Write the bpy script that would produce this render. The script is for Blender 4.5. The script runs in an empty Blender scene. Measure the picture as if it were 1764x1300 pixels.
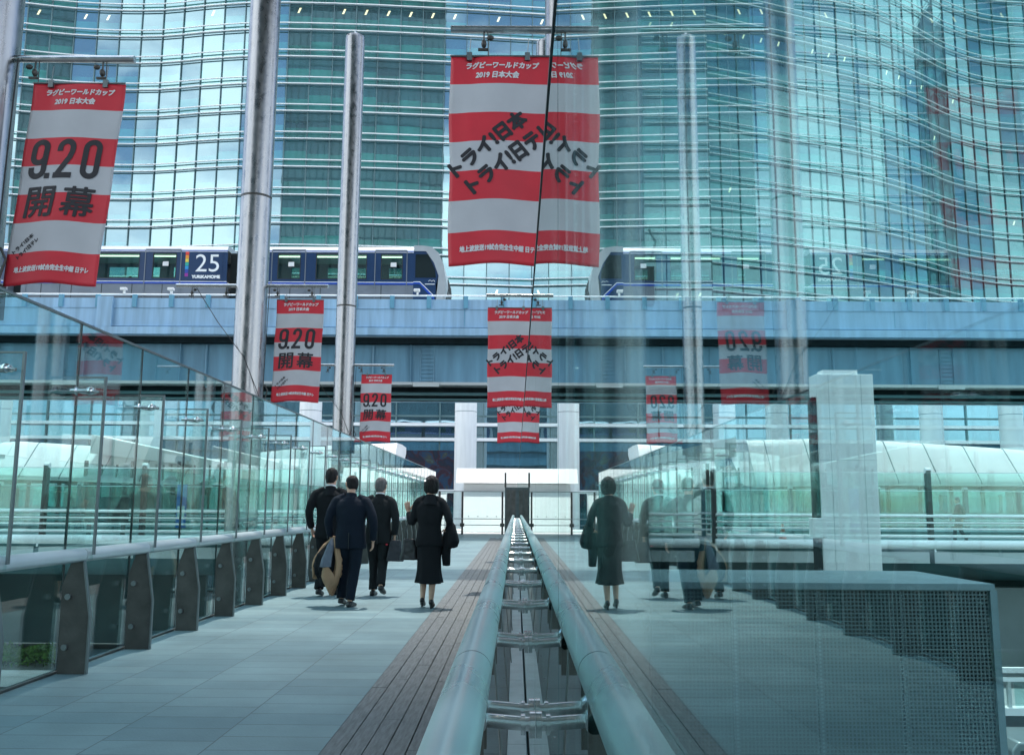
import bpy, bmesh, math, random
from mathutils import Vector, Matrix, noise
random.seed(7)
S = bpy.context.scene
COL = S.collection
R = math.radians
PI = math.pi

# ------------------------------------------------------------------ camera
CAMH = 1.30
cd = bpy.data.cameras.new("camera"); cam = bpy.data.objects.new("camera", cd); COL.objects.link(cam)
cd.sensor_width = 36.0; cd.lens = 1550 / 1764 * 36.0; cd.clip_start = 0.01; cd.clip_end = 2000
_p, _y, _r = R(8.1), R(0.30), R(0.35)
_f = Vector((-math.sin(_y) * math.cos(_p), math.cos(_y) * math.cos(_p), math.sin(_p)))
_rt = _f.cross(Vector((0, 0, 1))).normalized(); _u = _rt.cross(_f)
_r2 = _rt * math.cos(_r) + _u * math.sin(_r); _u2 = _u * math.cos(_r) - _rt * math.sin(_r)
cam.matrix_world = Matrix(((_r2.x, _u2.x, -_f.x, 0), (_r2.y, _u2.y, -_f.y, 0), (_r2.z, _u2.z, -_f.z, CAMH), (0, 0, 0, 1)))
S.camera = cam

# ------------------------------------------------------------------ world, sun, exposure
SUN_EL, SUN_AZ = 72.0, 10.0            # azimuth measured from +Y (ahead) towards +X
W = bpy.data.worlds.new("World"); S.world = W; W.use_nodes = True
nt = W.node_tree; bg = nt.nodes["Background"]
sky = nt.nodes.new("ShaderNodeTexSky"); sky.sky_type = 'NISHITA'; sky.sun_disc = False
sky.sun_elevation = R(SUN_EL); sky.sun_rotation = R(SUN_AZ); sky.air_density = 1.0; sky.dust_density = 0.4; sky.ozone_density = 2.2
tc = nt.nodes.new("ShaderNodeTexCoord")
mp = nt.nodes.new("ShaderNodeMapping"); mp.inputs['Scale'].default_value = (1.0, 1.0, 2.4)
nz = nt.nodes.new("ShaderNodeTexNoise"); nz.inputs['Scale'].default_value = 2.2; nz.inputs['Detail'].default_value = 8; nz.inputs['Roughness'].default_value = 0.55
rp = nt.nodes.new("ShaderNodeValToRGB"); rp.color_ramp.elements[0].position = 0.44; rp.color_ramp.elements[1].position = 0.60
mx = nt.nodes.new("ShaderNodeMix"); mx.data_type = 'RGBA'
L = nt.links.new
L(tc.outputs['Generated'], mp.inputs['Vector']); L(mp.outputs['Vector'], nz.inputs['Vector']); L(nz.outputs['Fac'], rp.inputs['Fac'])
L(rp.outputs['Color'], mx.inputs['Factor']); L(sky.outputs['Color'], mx.inputs['A']); mx.inputs['B'].default_value = (9.5, 10.2, 10.8, 1)
L(mx.outputs['Result'], bg.inputs['Color']); bg.inputs['Strength'].default_value = 0.15
sd = bpy.data.lights.new("sun", 'SUN'); sd.energy = 2.3; sd.angle = R(0.5); sd.color = (1.0, 0.955, 0.88)
sun = bpy.data.objects.new("sun", sd); COL.objects.link(sun)
_s = Vector((math.sin(R(SUN_AZ)) * math.cos(R(SUN_EL)), math.cos(R(SUN_AZ)) * math.cos(R(SUN_EL)), math.sin(R(SUN_EL))))
sun.rotation_euler = (-_s).to_track_quat('-Z', 'Y').to_euler(); sun.location = _s * 60
S.view_settings.view_transform = 'Standard'; S.view_settings.look = 'None'
S.view_settings.exposure = 1.12; S.view_settings.gamma = 1.0
cy = S.cycles
cy.max_bounces = 14; cy.diffuse_bounces = 3; cy.glossy_bounces = 6; cy.transmission_bounces = 6; cy.transparent_max_bounces = 32
cy.caustics_reflective = False; cy.caustics_refractive = False; cy.sample_clamp_indirect = 6.0
cy.use_denoising = True

# ------------------------------------------------------------------ materials
MATS = {}
def nodes(name):
    m = bpy.data.materials.new(name); m.use_nodes = True
    n = m.node_tree; return m, n, n.nodes['Principled BSDF']
def mat(name, col, rough=0.6, metal=0.0, var=0.0, vscale=3.0, bump=0.0, bscale=40.0, spec=0.5, stretch=None, rvar=0.0):
    m, n, b = nodes(name); l = n.links.new
    b.inputs['Base Color'].default_value = (*col, 1); b.inputs['Roughness'].default_value = rough
    b.inputs['Metallic'].default_value = metal; b.inputs['Specular IOR Level'].default_value = spec
    if var or bump or rvar:
        t = n.nodes.new('ShaderNodeTexCoord'); v = t.outputs['Object']
        if stretch:
            mpn = n.nodes.new('ShaderNodeMapping'); mpn.inputs['Scale'].default_value = stretch; l(v, mpn.inputs['Vector']); v = mpn.outputs['Vector']
    if var or rvar:
        z = n.nodes.new('ShaderNodeTexNoise'); z.inputs['Scale'].default_value = vscale; z.inputs['Detail'].default_value = 6; l(v, z.inputs['Vector'])
        if var:
            r = n.nodes.new('ShaderNodeMapRange'); r.inputs['From Min'].default_value = .3; r.inputs['From Max'].default_value = .7
            r.inputs['To Min'].default_value = 1 - var; r.inputs['To Max'].default_value = 1 + var; l(z.outputs['Fac'], r.inputs['Value'])
            h = n.nodes.new('ShaderNodeMix'); h.data_type = 'RGBA'; h.blend_type = 'MULTIPLY'; h.inputs['Factor'].default_value = 1
            h.inputs['A'].default_value = (*col, 1); l(r.outputs['Result'], h.inputs['B']); l(h.outputs['Result'], b.inputs['Base Color'])
        if rvar:
            r = n.nodes.new('ShaderNodeMapRange'); r.inputs['From Min'].default_value = .3; r.inputs['From Max'].default_value = .7
            r.inputs['To Min'].default_value = max(.02, rough - rvar); r.inputs['To Max'].default_value = rough + rvar
            l(z.outputs['Fac'], r.inputs['Value']); l(r.outputs['Result'], b.inputs['Roughness'])
    if bump:
        z2 = n.nodes.new('ShaderNodeTexNoise'); z2.inputs['Scale'].default_value = bscale; z2.inputs['Detail'].default_value = 4; l(v, z2.inputs['Vector'])
        bp = n.nodes.new('ShaderNodeBump'); bp.inputs['Strength'].default_value = bump; bp.inputs['Distance'].default_value = .02
        l(z2.outputs['Fac'], bp.inputs['Height']); l(bp.outputs['Normal'], b.inputs['Normal'])
    MATS[name] = m; return m
def glass(name, tint, gloss=(1, 1, 1), r0=0.04, wave=0.0):
    m = bpy.data.materials.new(name); m.use_nodes = True; n = m.node_tree; n.nodes.clear(); l = n.links.new
    lw = n.nodes.new('ShaderNodeLayerWeight'); lw.inputs['Blend'].default_value = .5
    pw = n.nodes.new('ShaderNodeMath'); pw.operation = 'POWER'; pw.inputs[1].default_value = 4.6; l(lw.outputs['Facing'], pw.inputs[0])
    ma = n.nodes.new('ShaderNodeMath'); ma.operation = 'MULTIPLY_ADD'; ma.inputs[1].default_value = 1 - r0; ma.inputs[2].default_value = r0; l(pw.outputs[0], ma.inputs[0])
    tr = n.nodes.new('ShaderNodeBsdfTransparent'); tr.inputs['Color'].default_value = (*tint, 1)
    gl = n.nodes.new('ShaderNodeBsdfGlossy'); gl.inputs['Color'].default_value = (*gloss, 1); gl.inputs['Roughness'].default_value = 0.0
    if wave:
        t = n.nodes.new('ShaderNodeTexCoord'); z = n.nodes.new('ShaderNodeTexNoise'); z.inputs['Scale'].default_value = 1.1; z.inputs['Detail'].default_value = 1
        l(t.outputs['Object'], z.inputs['Vector']); bp = n.nodes.new('ShaderNodeBump'); bp.inputs['Strength'].default_value = wave; bp.inputs['Distance'].default_value = .01
        l(z.outputs['Fac'], bp.inputs['Height']); l(bp.outputs['Normal'], gl.inputs['Normal'])
    ms = n.nodes.new('ShaderNodeMixShader'); l(ma.outputs[0], ms.inputs['Fac']); l(tr.outputs[0], ms.inputs[1]); l(gl.outputs[0], ms.inputs[2])
    o = n.nodes.new('ShaderNodeOutputMaterial'); l(ms.outputs[0], o.inputs['Surface']); MATS[name] = m; return m

def m_deck():
    m, n, b = nodes('deck_tiles'); l = n.links.new
    t = n.nodes.new('ShaderNodeTexCoord'); mpn = n.nodes.new('ShaderNodeMapping'); mpn.inputs['Location'].default_value = (1.03, 0.1, 0); l(t.outputs['Object'], mpn.inputs['Vector'])
    # each column of tiles runs along Y (0.63 wide); courses 0.28 long, joints shifted from column to column
    sx = n.nodes.new('ShaderNodeSeparateXYZ'); l(mpn.outputs['Vector'], sx.inputs[0])
    cb = n.nodes.new('ShaderNodeCombineXYZ'); l(sx.outputs['Y'], cb.inputs['X']); l(sx.outputs['X'], cb.inputs['Y'])
    br = n.nodes.new('ShaderNodeTexBrick'); br.offset = 0.37; br.inputs['Scale'].default_value = 1; br.inputs['Brick Width'].default_value = .285; br.inputs['Row Height'].default_value = .63
    br.inputs['Mortar Size'].default_value = .0042; br.inputs['Mortar Smooth'].default_value = .2; br.inputs['Bias'].default_value = 0
    br.inputs['Color1'].default_value = (.120, .192, .214, 1); br.inputs['Color2'].default_value = (.162, .244, .262, 1); br.inputs['Mortar'].default_value = (.07, .09, .10, 1)
    l(cb.outputs[0], br.inputs['Vector'])
    z = n.nodes.new('ShaderNodeTexNoise'); z.inputs['Scale'].default_value = .9; z.inputs['Detail'].default_value = 8; z.inputs['Roughness'].default_value = .65; l(t.outputs['Object'], z.inputs['Vector'])
    r = n.nodes.new('ShaderNodeMapRange'); r.inputs['From Min'].default_value = .3; r.inputs['From Max'].default_value = .7; r.inputs['To Min'].default_value = .78; r.inputs['To Max'].default_value = 1.18; l(z.outputs['Fac'], r.inputs['Value'])
    h = n.nodes.new('ShaderNodeMix'); h.data_type = 'RGBA'; h.blend_type = 'MULTIPLY'; h.inputs['Factor'].default_value = 1; l(br.outputs['Color'], h.inputs['A']); l(r.outputs['Result'], h.inputs['B'])
    zs = n.nodes.new('ShaderNodeTexNoise'); zs.inputs['Scale'].default_value = 4.5; zs.inputs['Detail'].default_value = 9; zs.inputs['Roughness'].default_value = .75; l(t.outputs['Object'], zs.inputs['Vector'])
    rs_ = n.nodes.new('ShaderNodeMapRange'); rs_.inputs['From Min'].default_value = .60; rs_.inputs['From Max'].default_value = .70; rs_.inputs['To Min'].default_value = 1; rs_.inputs['To Max'].default_value = .80; l(zs.outputs['Fac'], rs_.inputs['Value'])
    h2 = n.nodes.new('ShaderNodeMix'); h2.data_type = 'RGBA'; h2.blend_type = 'MULTIPLY'; h2.inputs['Factor'].default_value = 1; l(h.outputs['Result'], h2.inputs['A']); l(rs_.outputs['Result'], h2.inputs['B'])
    l(h2.outputs['Result'], b.inputs['Base Color']); b.inputs['Roughness'].default_value = .48
    z2 = n.nodes.new('ShaderNodeTexNoise'); z2.inputs['Scale'].default_value = 60; l(t.outputs['Object'], z2.inputs['Vector'])
    bp = n.nodes.new('ShaderNodeBump'); bp.inputs['Strength'].default_value = .12; bp.inputs['Distance'].default_value = .01; l(z2.outputs['Fac'], bp.inputs['Height'])
    bp2 = n.nodes.new('ShaderNodeBump'); bp2.invert = True; bp2.inputs['Strength'].default_value = .5; bp2.inputs['Distance'].default_value = .004; l(br.outputs['Fac'], bp2.inputs['Height']); l(bp.outputs['Normal'], bp2.inputs['Normal']); l(bp2.outputs['Normal'], b.inputs['Normal'])
    return m
def m_facade(name, dark, light, refl=.24, tint=(.70, .97, 1.0), wave=.010, split=.5, lights=True):
    """coated curtain-wall glass: blinds / spandrel in the lower part of each pane, room behind in the upper part, tinted mirror coat over it"""
    m, n, b = nodes(name); l = n.links.new
    def attr(a):
        x = n.nodes.new('ShaderNodeAttribute'); x.attribute_name = a; return x.outputs['Fac']
    v, u, rn, fl = attr('v'), attr('u'), attr('rnd'), attr('flr')
    def mth(op, a, c, clamp=False):
        x = n.nodes.new('ShaderNodeMath'); x.operation = op; x.use_clamp = clamp
        for i, s in enumerate((a, c)):
            if isinstance(s, (int, float)): x.inputs[i].default_value = s
            else: l(s, x.inputs[i])
        return x.outputs[0]
    hb = mth('MULTIPLY_ADD', rn, .22); n.nodes[-1].inputs[2].default_value = split - .11
    low = mth('LESS_THAN', v, hb)
    c = n.nodes.new('ShaderNodeMix'); c.data_type = 'RGBA'; c.inputs['A'].default_value = (*dark, 1); c.inputs['B'].default_value = (*light, 1); l(low, c.inputs['Factor'])
    t = n.nodes.new('ShaderNodeTexCoord')
    mpn = n.nodes.new('ShaderNodeMapping'); mpn.inputs['Scale'].default_value = (1, 1, .45); l(t.outputs['Object'], mpn.inputs['Vector'])
    z = n.nodes.new('ShaderNodeTexNoise'); z.inputs['Scale'].default_value = .55; z.inputs['Detail'].default_value = 5; l(mpn.outputs['Vector'], z.inputs['Vector'])
    k = mth('ADD', mth('MULTIPLY', rn, .5), mth('MULTIPLY', z.outputs['Fac'], 1.1))
    c2 = n.nodes.new('ShaderNodeMix'); c2.data_type = 'RGBA'; c2.blend_type = 'MULTIPLY'; c2.inputs['Factor'].default_value = 1; l(c.outputs['Result'], c2.inputs['A']); l(k, c2.inputs['B'])
    l(c2.outputs['Result'], b.inputs['Base Color']); b.inputs['Roughness'].default_value = .5
    if lights:
        # ceiling lamps seen behind the pane (lit lamps)
        d = mth('ABSOLUTE', mth('SUBTRACT', u, mth('MULTIPLY_ADD', v, .5)), 0); n.nodes[-3].inputs[2].default_value = .05
        ln = mth('MULTIPLY', mth('LESS_THAN', d, .045), mth('MULTIPLY', mth('GREATER_THAN', v, .66), mth('LESS_THAN', v, .86)))
        ln = mth('MULTIPLY', ln, mth('GREATER_THAN', fl, .5))
        b.inputs['Emission Color'].default_value = (1.0, .95, .55, 1); l(mth('MULTIPLY', ln, .9), b.inputs['Emission Strength'])
    g = n.nodes.new('ShaderNodeBsdfGlossy'); g.inputs['Color'].default_value = (*tint, 1); g.inputs['Roughness'].default_value = .015
    z3 = n.nodes.new('ShaderNodeTexNoise'); z3.inputs['Scale'].default_value = .35; z3.inputs['Detail'].default_value = 2; l(t.outputs['Object'], z3.inputs['Vector'])
    bp = n.nodes.new('ShaderNodeBump'); bp.inputs['Strength'].default_value = wave; bp.inputs['Distance'].default_value = .3; l(z3.outputs['Fac'], bp.inputs['Height']); l(bp.outputs['Normal'], g.inputs['Normal'])
    lw = n.nodes.new('ShaderNodeLayerWeight'); lw.inputs['Blend'].default_value = .35
    fac = mth('MULTIPLY_ADD', lw.outputs['Fresnel'], 1 - refl); n.nodes[-1].inputs[2].default_value = refl
    ms = n.nodes.new('ShaderNodeMixShader'); l(fac, ms.inputs['Fac']); l(b.outputs[0], ms.inputs[1]); l(g.outputs[0], ms.inputs[2])
    l(ms.outputs[0], n.nodes['Material Output'].inputs['Surface']); return m
def m_perf():
    m, n, b = nodes('perforated_steel'); l = n.links.new
    b.inputs['Base Color'].default_value = (.098, .152, .165, 1); b.inputs['Roughness'].default_value = .5; b.inputs['Metallic'].default_value = .3
    t = n.nodes.new('ShaderNodeTexCoord'); s = n.nodes.new('ShaderNodeSeparateXYZ'); l(t.outputs['Object'], s.inputs[0])
    out = []
    for ax in ('X', 'Z'):
        q = n.nodes.new('ShaderNodeMath'); q.operation = 'PINGPONG'; q.inputs[1].default_value = .0165; l(s.outputs[ax], q.inputs[0])
        g = n.nodes.new('ShaderNodeMath'); g.operation = 'GREATER_THAN'; g.inputs[1].default_value = .0055; l(q.outputs[0], g.inputs[0]); out.append(g)
    a = n.nodes.new('ShaderNodeMath'); a.operation = 'MULTIPLY'; l(out[0].outputs[0], a.inputs[0]); l(out[1].outputs[0], a.inputs[1])
    tr = n.nodes.new('ShaderNodeBsdfTransparent'); ms = n.nodes.new('ShaderNodeMixShader'); l(a.outputs[0], ms.inputs['Fac']); l(b.outputs[0], ms.inputs[1]); l(tr.outputs[0], ms.inputs[2])
    l(ms.outputs[0], n.nodes['Material Output'].inputs['Surface']); return m

M = dict(
    deck=m_deck(),
    board=mat('weathered_boards', (.125, .135, .14), .6, var=.35, vscale=9, bump=.4, bscale=60, stretch=(6, .6, 1)),
    upstand=mat('dark_cladding', (.045, .062, .064), .5, var=.25, vscale=5, bump=.1),
    alu=mat('aluminium_channel', (.42, .47, .47), .38, metal=.8, var=.15, vscale=8),
    rail=mat('satin_steel_rail', (.50, .63, .635), .30, metal=.75, var=.06, vscale=2, rvar=.07),
    railp=mat('pale_steel_rail', (.47, .54, .56), .36, metal=.35, var=.08, vscale=2),
    steel=mat('polished_steel', (.62, .65, .66), .16, metal=1.0, var=.1, vscale=14, rvar=.08),
    bright=mat('brushed_bright_steel', (.55, .57, .57), .25, metal=1.0, var=.1, vscale=14),
    dsteel=mat('dark_painted_steel', (.058, .058, .053), .48, metal=.2, var=.3, vscale=6, bump=.08),
    edge=mat('light_steel_edge', (.17, .20, .205), .4, metal=.7),
    gasket=mat('dark_gasket', (.018, .026, .026), .5),
    mast=mat('mottled_stainless', (.26, .265, .27), .30, metal=1.0, var=.16, vscale=9, bump=.10, bscale=14, stretch=(1, 1, .6), rvar=.08),
    glass=glass('balustrade_glass', (.76, .925, .915), wave=.02, r0=.09),
    glassr=glass('screen_glass', (.77, .925, .918), gloss=(.90, .98, .97), r0=.07, wave=.008),
    fin=glass('fin_glass', (.90, .965, .955)),
    bridge_blue=mat('blue_bridge_paint', (.27, .45, .61), .5, var=.22, vscale=1.5, stretch=(2.2, 1, .2)),
    bridge_mid=mat('mid_blue_bridge_paint', (.125, .275, .38), .5, var=.22, vscale=1.3, stretch=(2.0, 1, .22)),
    bridge_post=mat('teal_bridge_post', (.12, .33, .46), .5),
    dark=mat('near_black_steelwork', (.012, .022, .026), .8, var=.3, spec=.1),  # even near-black for viaduct undersides, tower wall backs and the duct
    white=mat('white_paint', (.80, .82, .82), .45, var=.05, vscale=.8),
    cladding=mat('white_cladding', (.82, .83, .83), .5, var=.05, vscale=.5),
    cream=mat('offwhite_panel', (.84, .86, .85), .5, var=.06, vscale=1.2, stretch=(4, 4, .3)),
    tower_dark=m_facade('tower_glass', (.004, .075, .090), (.018, .205, .180), refl=.25, tint=(.68, .95, 1.0)),
    tower_b=m_facade('wing_glass', (.004, .075, .095), (.016, .175, .165), refl=.15, tint=(.55, .92, .96), wave=.010),
    lobby=m_facade('lobby_glass', (.010, .055, .085), (.02, .085, .12), refl=.30, tint=(.55, .85, 1), lights=False, wave=.02),
    back=m_facade('block_glass', (.006, .030, .036), (.012, .05, .052), refl=.05, lights=False),
    mull=mat('mullion_grey', (.12, .20, .21), .5, metal=.3),
    louvre=mat('white_sunshade', (.90, .93, .93), .35),
    asphalt=mat('asphalt', (.05, .055, .057), .85, var=.25, vscale=.8, bump=.2),
    concrete=mat('grey_concrete', (.24, .275, .275), .75, var=.18, vscale=.4, bump=.08),
    paving=mat('pale_paving', (.66, .68, .67), .65, var=.07, vscale=.6),
    soffit=mat('grey_soffit', (.075, .165, .18), .55, var=.1, vscale=.5),
    mesh=mat('pale_mesh_panel', (.46, .50, .50), .55, metal=.3),
    perf=m_perf(),
    ledge=mat('ledge_steel', (.17, .255, .29), .4, metal=.3, var=.1),
    leaf=mat('hedge_leaf', (.10, .22, .03), .6, var=.5, vscale=6),
    leafd=mat('hedge_twig', (.03, .055, .015), .8),
    red=mat('banner_red', (.56, .022, .040), .55, var=.10, vscale=3, bump=.25, bscale=5),
    bwhite=mat('banner_white', (.46, .49, .52), .6, var=.07, vscale=3, bump=.25, bscale=5),
    ink=mat('banner_ink', (.012, .014, .020), .6),
    inkw=mat('banner_print_white', (.66, .68, .70), .6),
    navy=mat('train_navy', (.016, .045, .115), .28, var=.08, vscale=1),
    blue=mat('train_blue', (.015, .07, .42), .3),
    silver=mat('train_silver', (.50, .54, .56), .32, metal=.4, var=.06, vscale=2),
    skirt=mat('train_grey', (.17, .20, .235), .45, var=.15, vscale=1.2),
    twin=glass('train_glass', (.62, .82, .80), r0=.06),
    interior=mat('train_interior', (.16, .18, .17), .7),
    lamp=mat('lit_lamp', (.9, .9, .8), .5),
    skin=mat('skin', (.50, .30, .215), .5, var=.08, vscale=20),
    suit_black=mat('black_wool', (.0085, .0105, .013), .85, bump=.3, bscale=160, spec=.15),
    suit_navy=mat('navy_wool', (.0034, .0085, .018), .8, bump=.3, bscale=160, spec=.2),
    suit_char=mat('charcoal_wool', (.013, .016, .018), .85, bump=.3, bscale=160, spec=.15),
    shirt=mat('white_shirt', (.72, .76, .80), .7),
    hair=mat('black_hair', (.006, .0055, .006), .6, bump=.6, spec=.2, bscale=90, stretch=(1, 1, .2)),
    greyhair=mat('grey_hair', (.075, .074, .076), .6, bump=.7, bscale=90, var=.4, vscale=40, stretch=(1, 1, .2)),
    leather=mat('black_leather', (.012, .012, .014), .35, bump=.15, bscale=70),
    nylon=mat('black_nylon', (.022, .024, .032), .6, bump=.2, bscale=90),
    beige=mat('beige_gabardine', (.34, .205, .12), .75, var=.1, bump=.2, bscale=120),
    denim=mat('grey_blue_lining', (.105, .125, .165), .75, var=.15, vscale=20),
    cone=mat('orange_cone', (.75, .10, .03), .5),
    van=mat('grey_van_paint', (.20, .235, .24), .3, metal=.5),
    tyre=mat('tyre_rubber', (.02, .02, .02), .8),
    darkglass=mat('dark_window', (.012, .02, .022), .08),
    cable=mat('black_cable', (.015, .015, .016), .6),
    mural=None,
)
M['lamp'].node_tree.nodes['Principled BSDF'].inputs['Emission Color'].default_value = (1, .95, .7, 1)
M['lamp'].node_tree.nodes['Principled BSDF'].inputs['Emission Strength'].default_value = 1.3
def m_mural():
    m, n, b = nodes('dark_mural'); l = n.links.new
    t = n.nodes.new('ShaderNodeTexCoord'); z = n.nodes.new('ShaderNodeTexNoise'); z.inputs['Scale'].default_value = .55; z.inputs['Detail'].default_value = 5; z.inputs['Distortion'].default_value = 1.6
    l(t.outputs['Object'], z.inputs['Vector']); r = n.nodes.new('ShaderNodeValToRGB'); l(z.outputs['Fac'], r.inputs['Fac'])
    e = r.color_ramp.elements; e[0].position = .3; e[0].color = (.02, .03, .06, 1); e[1].position = .75; e[1].color = (.05, .12, .13, 1)
    for p, c in ((.42, (.02,.025,.04,1)), (.5, (.045,.022,.032,1)), (.57, (.02, .05, .10, 1)), (.65, (.05,.055,.045,1))):
        x = e.new(p); x.color = c
    l(r.outputs['Color'], b.inputs['Base Color']); b.inputs['Roughness'].default_value = .25; return m
M['mural'] = m_mural()

# ------------------------------------------------------------------ helpers
def link(name, me, m, parent=None):
    o = bpy.data.objects.new(name, me); COL.objects.link(o)
    if m is not None:
        for k in (m if isinstance(m, (list, tuple)) else [m]): me.materials.append(k)
    if parent is not None:
        o.parent = parent
        if parent.name in WORLDT: o.matrix_parent_inverse = parent.matrix_basis.inverted()
    return o
WORLDT = set()      # things whose parts are modelled in place
def tag(o, label=None, cat=None, group=None, kind=None):
    if label: o['label'] = label
    if cat: o['category'] = cat
    if group: o['group'] = group
    if kind: o['kind'] = kind
    return o
def thing(name, loc, label, cat, group=None, rz=0, world=False):
    o = bpy.data.objects.new(name, None); COL.objects.link(o); o.matrix_basis = Matrix.Translation(loc) @ Matrix.Rotation(rz, 4, 'Z'); o.empty_display_size = .2
    if world: WORLDT.add(o.name)
    return tag(o, label, cat, group)
def copy_tree(o, parent=None):
    c = o.copy(); COL.objects.link(c); c.parent = parent
    for ch in list(o.children): copy_tree(ch, c)
    return c
class MB:
    def __init__(s): s.v = []; s.f = []; s.mi = []; s.cur = 0
    def face(s, *i): s.f.append(tuple(i)); s.mi.append(s.cur)
    def box(s, x0, x1, y0, y1, z0, z1):
        n = len(s.v); s.v += [(x, y, z) for z in (z0, z1) for y in (y0, y1) for x in (x0, x1)]
        for q in ((0, 2, 3, 1), (4, 5, 7, 6), (0, 1, 5, 4), (2, 6, 7, 3), (0, 4, 6, 2), (1, 3, 7, 5)): s.face(*[n + k for k in q])
        return s
    def loft(s, rings, caps=True, closed=True):
        n = len(s.v); k = len(rings[0])
        for r in rings: s.v += [tuple(p) for p in r]
        for a in range(len(rings) - 1):
            for b in range(k if closed else k - 1):
                c = (b + 1) % k
                s.face(n + a * k + b, n + a * k + c, n + (a + 1) * k + c, n + (a + 1) * k + b)
        if caps and closed:
            s.face(*[n + b for b in range(k)][::-1]); s.face(*[n + (len(rings) - 1) * k + b for b in range(k)])
        return s
    def tube(s, pts, rad, n=10, caps=True):
        pts = [Vector(p) for p in pts]
        if not isinstance(rad, (list, tuple)): rad = [rad] * len(pts)
        rings = []; prev = None
        for i, p in enumerate(pts):
            d = (pts[min(i + 1, len(pts) - 1)] - pts[max(i - 1, 0)]).normalized()
            if prev is None:
                a = Vector((0, 0, 1)) if abs(d.z) < .9 else Vector((1, 0, 0))
                e = d.cross(a).normalized()
            else:
                e = (prev - d * prev.dot(d)).normalized()
            prev = e; g = d.cross(e); r = rad[i]
            rx, ry = r if isinstance(r, tuple) else (r, r)
            rings.append([p + e * (rx * math.cos(2 * PI * k / n)) + g * (ry * math.sin(2 * PI * k / n)) for k in range(n)])
        return s.loft(rings, caps)
    def prism(s, poly, axis, a0, a1):
        """poly: 2-D points in the plane of the two other axes (in xyz order), extruded along axis"""
        def mk(p, a): return {'x': (a, p[0], p[1]), 'y': (p[0], a, p[1]), 'z': (p[0], p[1], a)}[axis]
        return s.loft([[mk(p, a0) for p in poly], [mk(p, a1) for p in poly]])
    def ball(s, c, r, n=14, m=9):
        c = Vector(c); r = Vector(r) if not isinstance(r, (int, float)) else Vector((r, r, r))
        rings = []
        for i in range(m + 1):
            t = -PI / 2 + PI * (i + .02) / (m + .04)
            rings.append([(c.x + r.x * math.cos(t) * math.cos(2 * PI * k / n), c.y + r.y * math.cos(t) * math.sin(2 * PI * k / n), c.z + r.z * math.sin(t)) for k in range(n)])
        return s.loft(rings)
    def mesh(s, name, smooth=None):
        me = bpy.data.meshes.new(name); me.from_pydata([tuple(p) for p in s.v], [], s.f)
        if any(s.mi):
            for p, i in zip(me.polygons, s.mi): p.material_index = i
        b = bmesh.new(); b.from_mesh(me); bmesh.ops.recalc_face_normals(b, faces=b.faces); b.to_mesh(me); b.free()
        if smooth is not None:
            for p in me.polygons: p.use_smooth = True
            me.set_sharp_from_angle(angle=R(smooth))
        me.update(); return me
    def build(s, name, m, parent=None, smooth=None, bevel=0):
        me = s.mesh(name, smooth); o = link(name, me, m, parent)
        if bevel:
            b = o.modifiers.new('bevel', 'BEVEL'); b.width = bevel; b.segments = 2; b.limit_method = 'ANGLE'; b.angle_limit = R(40)
        return o
def baked(o):
    """apply the modifiers of o without operators"""
    bpy.context.view_layer.update(); dg = bpy.context.evaluated_depsgraph_get()
    me = bpy.data.meshes.new_from_object(o.evaluated_get(dg)); o.modifiers.clear(); o.data = me; return o
def union(mb, name, m, parent, voxel=.01, smooth=2, wob=0, wscale=6, stretch=(1, 1, 1)):
    """closed pieces fused into one continuous surface"""
    o = link(name, mb.mesh(name), None, parent)
    r = o.modifiers.new('r', 'REMESH'); r.mode = 'VOXEL'; r.voxel_size = voxel; r.use_smooth_shade = True
    if smooth:
        k = o.modifiers.new('s', 'SMOOTH'); k.factor = .5; k.iterations = smooth
    baked(o); me = o.data; me.name = name
    if wob:
        for v in me.vertices:
            q = Vector((v.co.x * stretch[0], v.co.y * stretch[1], v.co.z * stretch[2])) * wscale
            v.co += v.normal * (wob * (noise.noise(q) + .5 * noise.noise(q * 2.3)))
    me.materials.clear()
    for k in (m if isinstance(m, (list, tuple)) else [m]): me.materials.append(k)
    for p in me.polygons: p.use_smooth = True
    return o
def text_mesh(body, w, h, shear=0.0, bold=0.0):
    """flat lettering fitted to a w x h box centred on the origin, thickened by overlaid copies 0.1 mm apart"""
    key = (body, w, h, shear, bold)
    if key in TXT: return TXT[key]
    TXT[key] = r_ = _text_mesh(body, w, h, shear, bold); return r_
TXT = {}
def _text_mesh(body, w, h, shear, bold):
    c = bpy.data.curves.new('lettering', 'FONT'); c.body = body; c.size = 1; c.shear = shear; c.resolution_u = 4
    o = bpy.data.objects.new('lettering', c); COL.objects.link(o); bpy.context.view_layer.update()
    me = bpy.data.meshes.new_from_object(o.evaluated_get(bpy.context.evaluated_depsgraph_get()))
    bpy.data.objects.remove(o); bpy.data.curves.remove(c)
    xs = [v.co.x for v in me.vertices]; ys = [v.co.y for v in me.vertices]
    x0, x1, y0, y1 = min(xs), max(xs), min(ys), max(ys)
    V = [((v.co.x - (x0 + x1) / 2) / (x1 - x0) * w, (v.co.y - (y0 + y1) / 2) / (y1 - y0) * h) for v in me.vertices]
    F = [tuple(p.vertices) for p in me.polygons]; bpy.data.meshes.remove(me)
    if not bold: return [(x, y, 0) for x, y in V], F
    vv = []; ff = []
    for k in range(9):
        dx, dy = (0, 0) if k == 8 else (bold * math.cos(k * PI / 4), bold * math.sin(k * PI / 4))
        n = len(vv); vv += [(x + dx, y + dy, k * .0001) for x, y in V]; ff += [tuple(i + n for i in q) for q in F]
    return vv, ff
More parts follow.
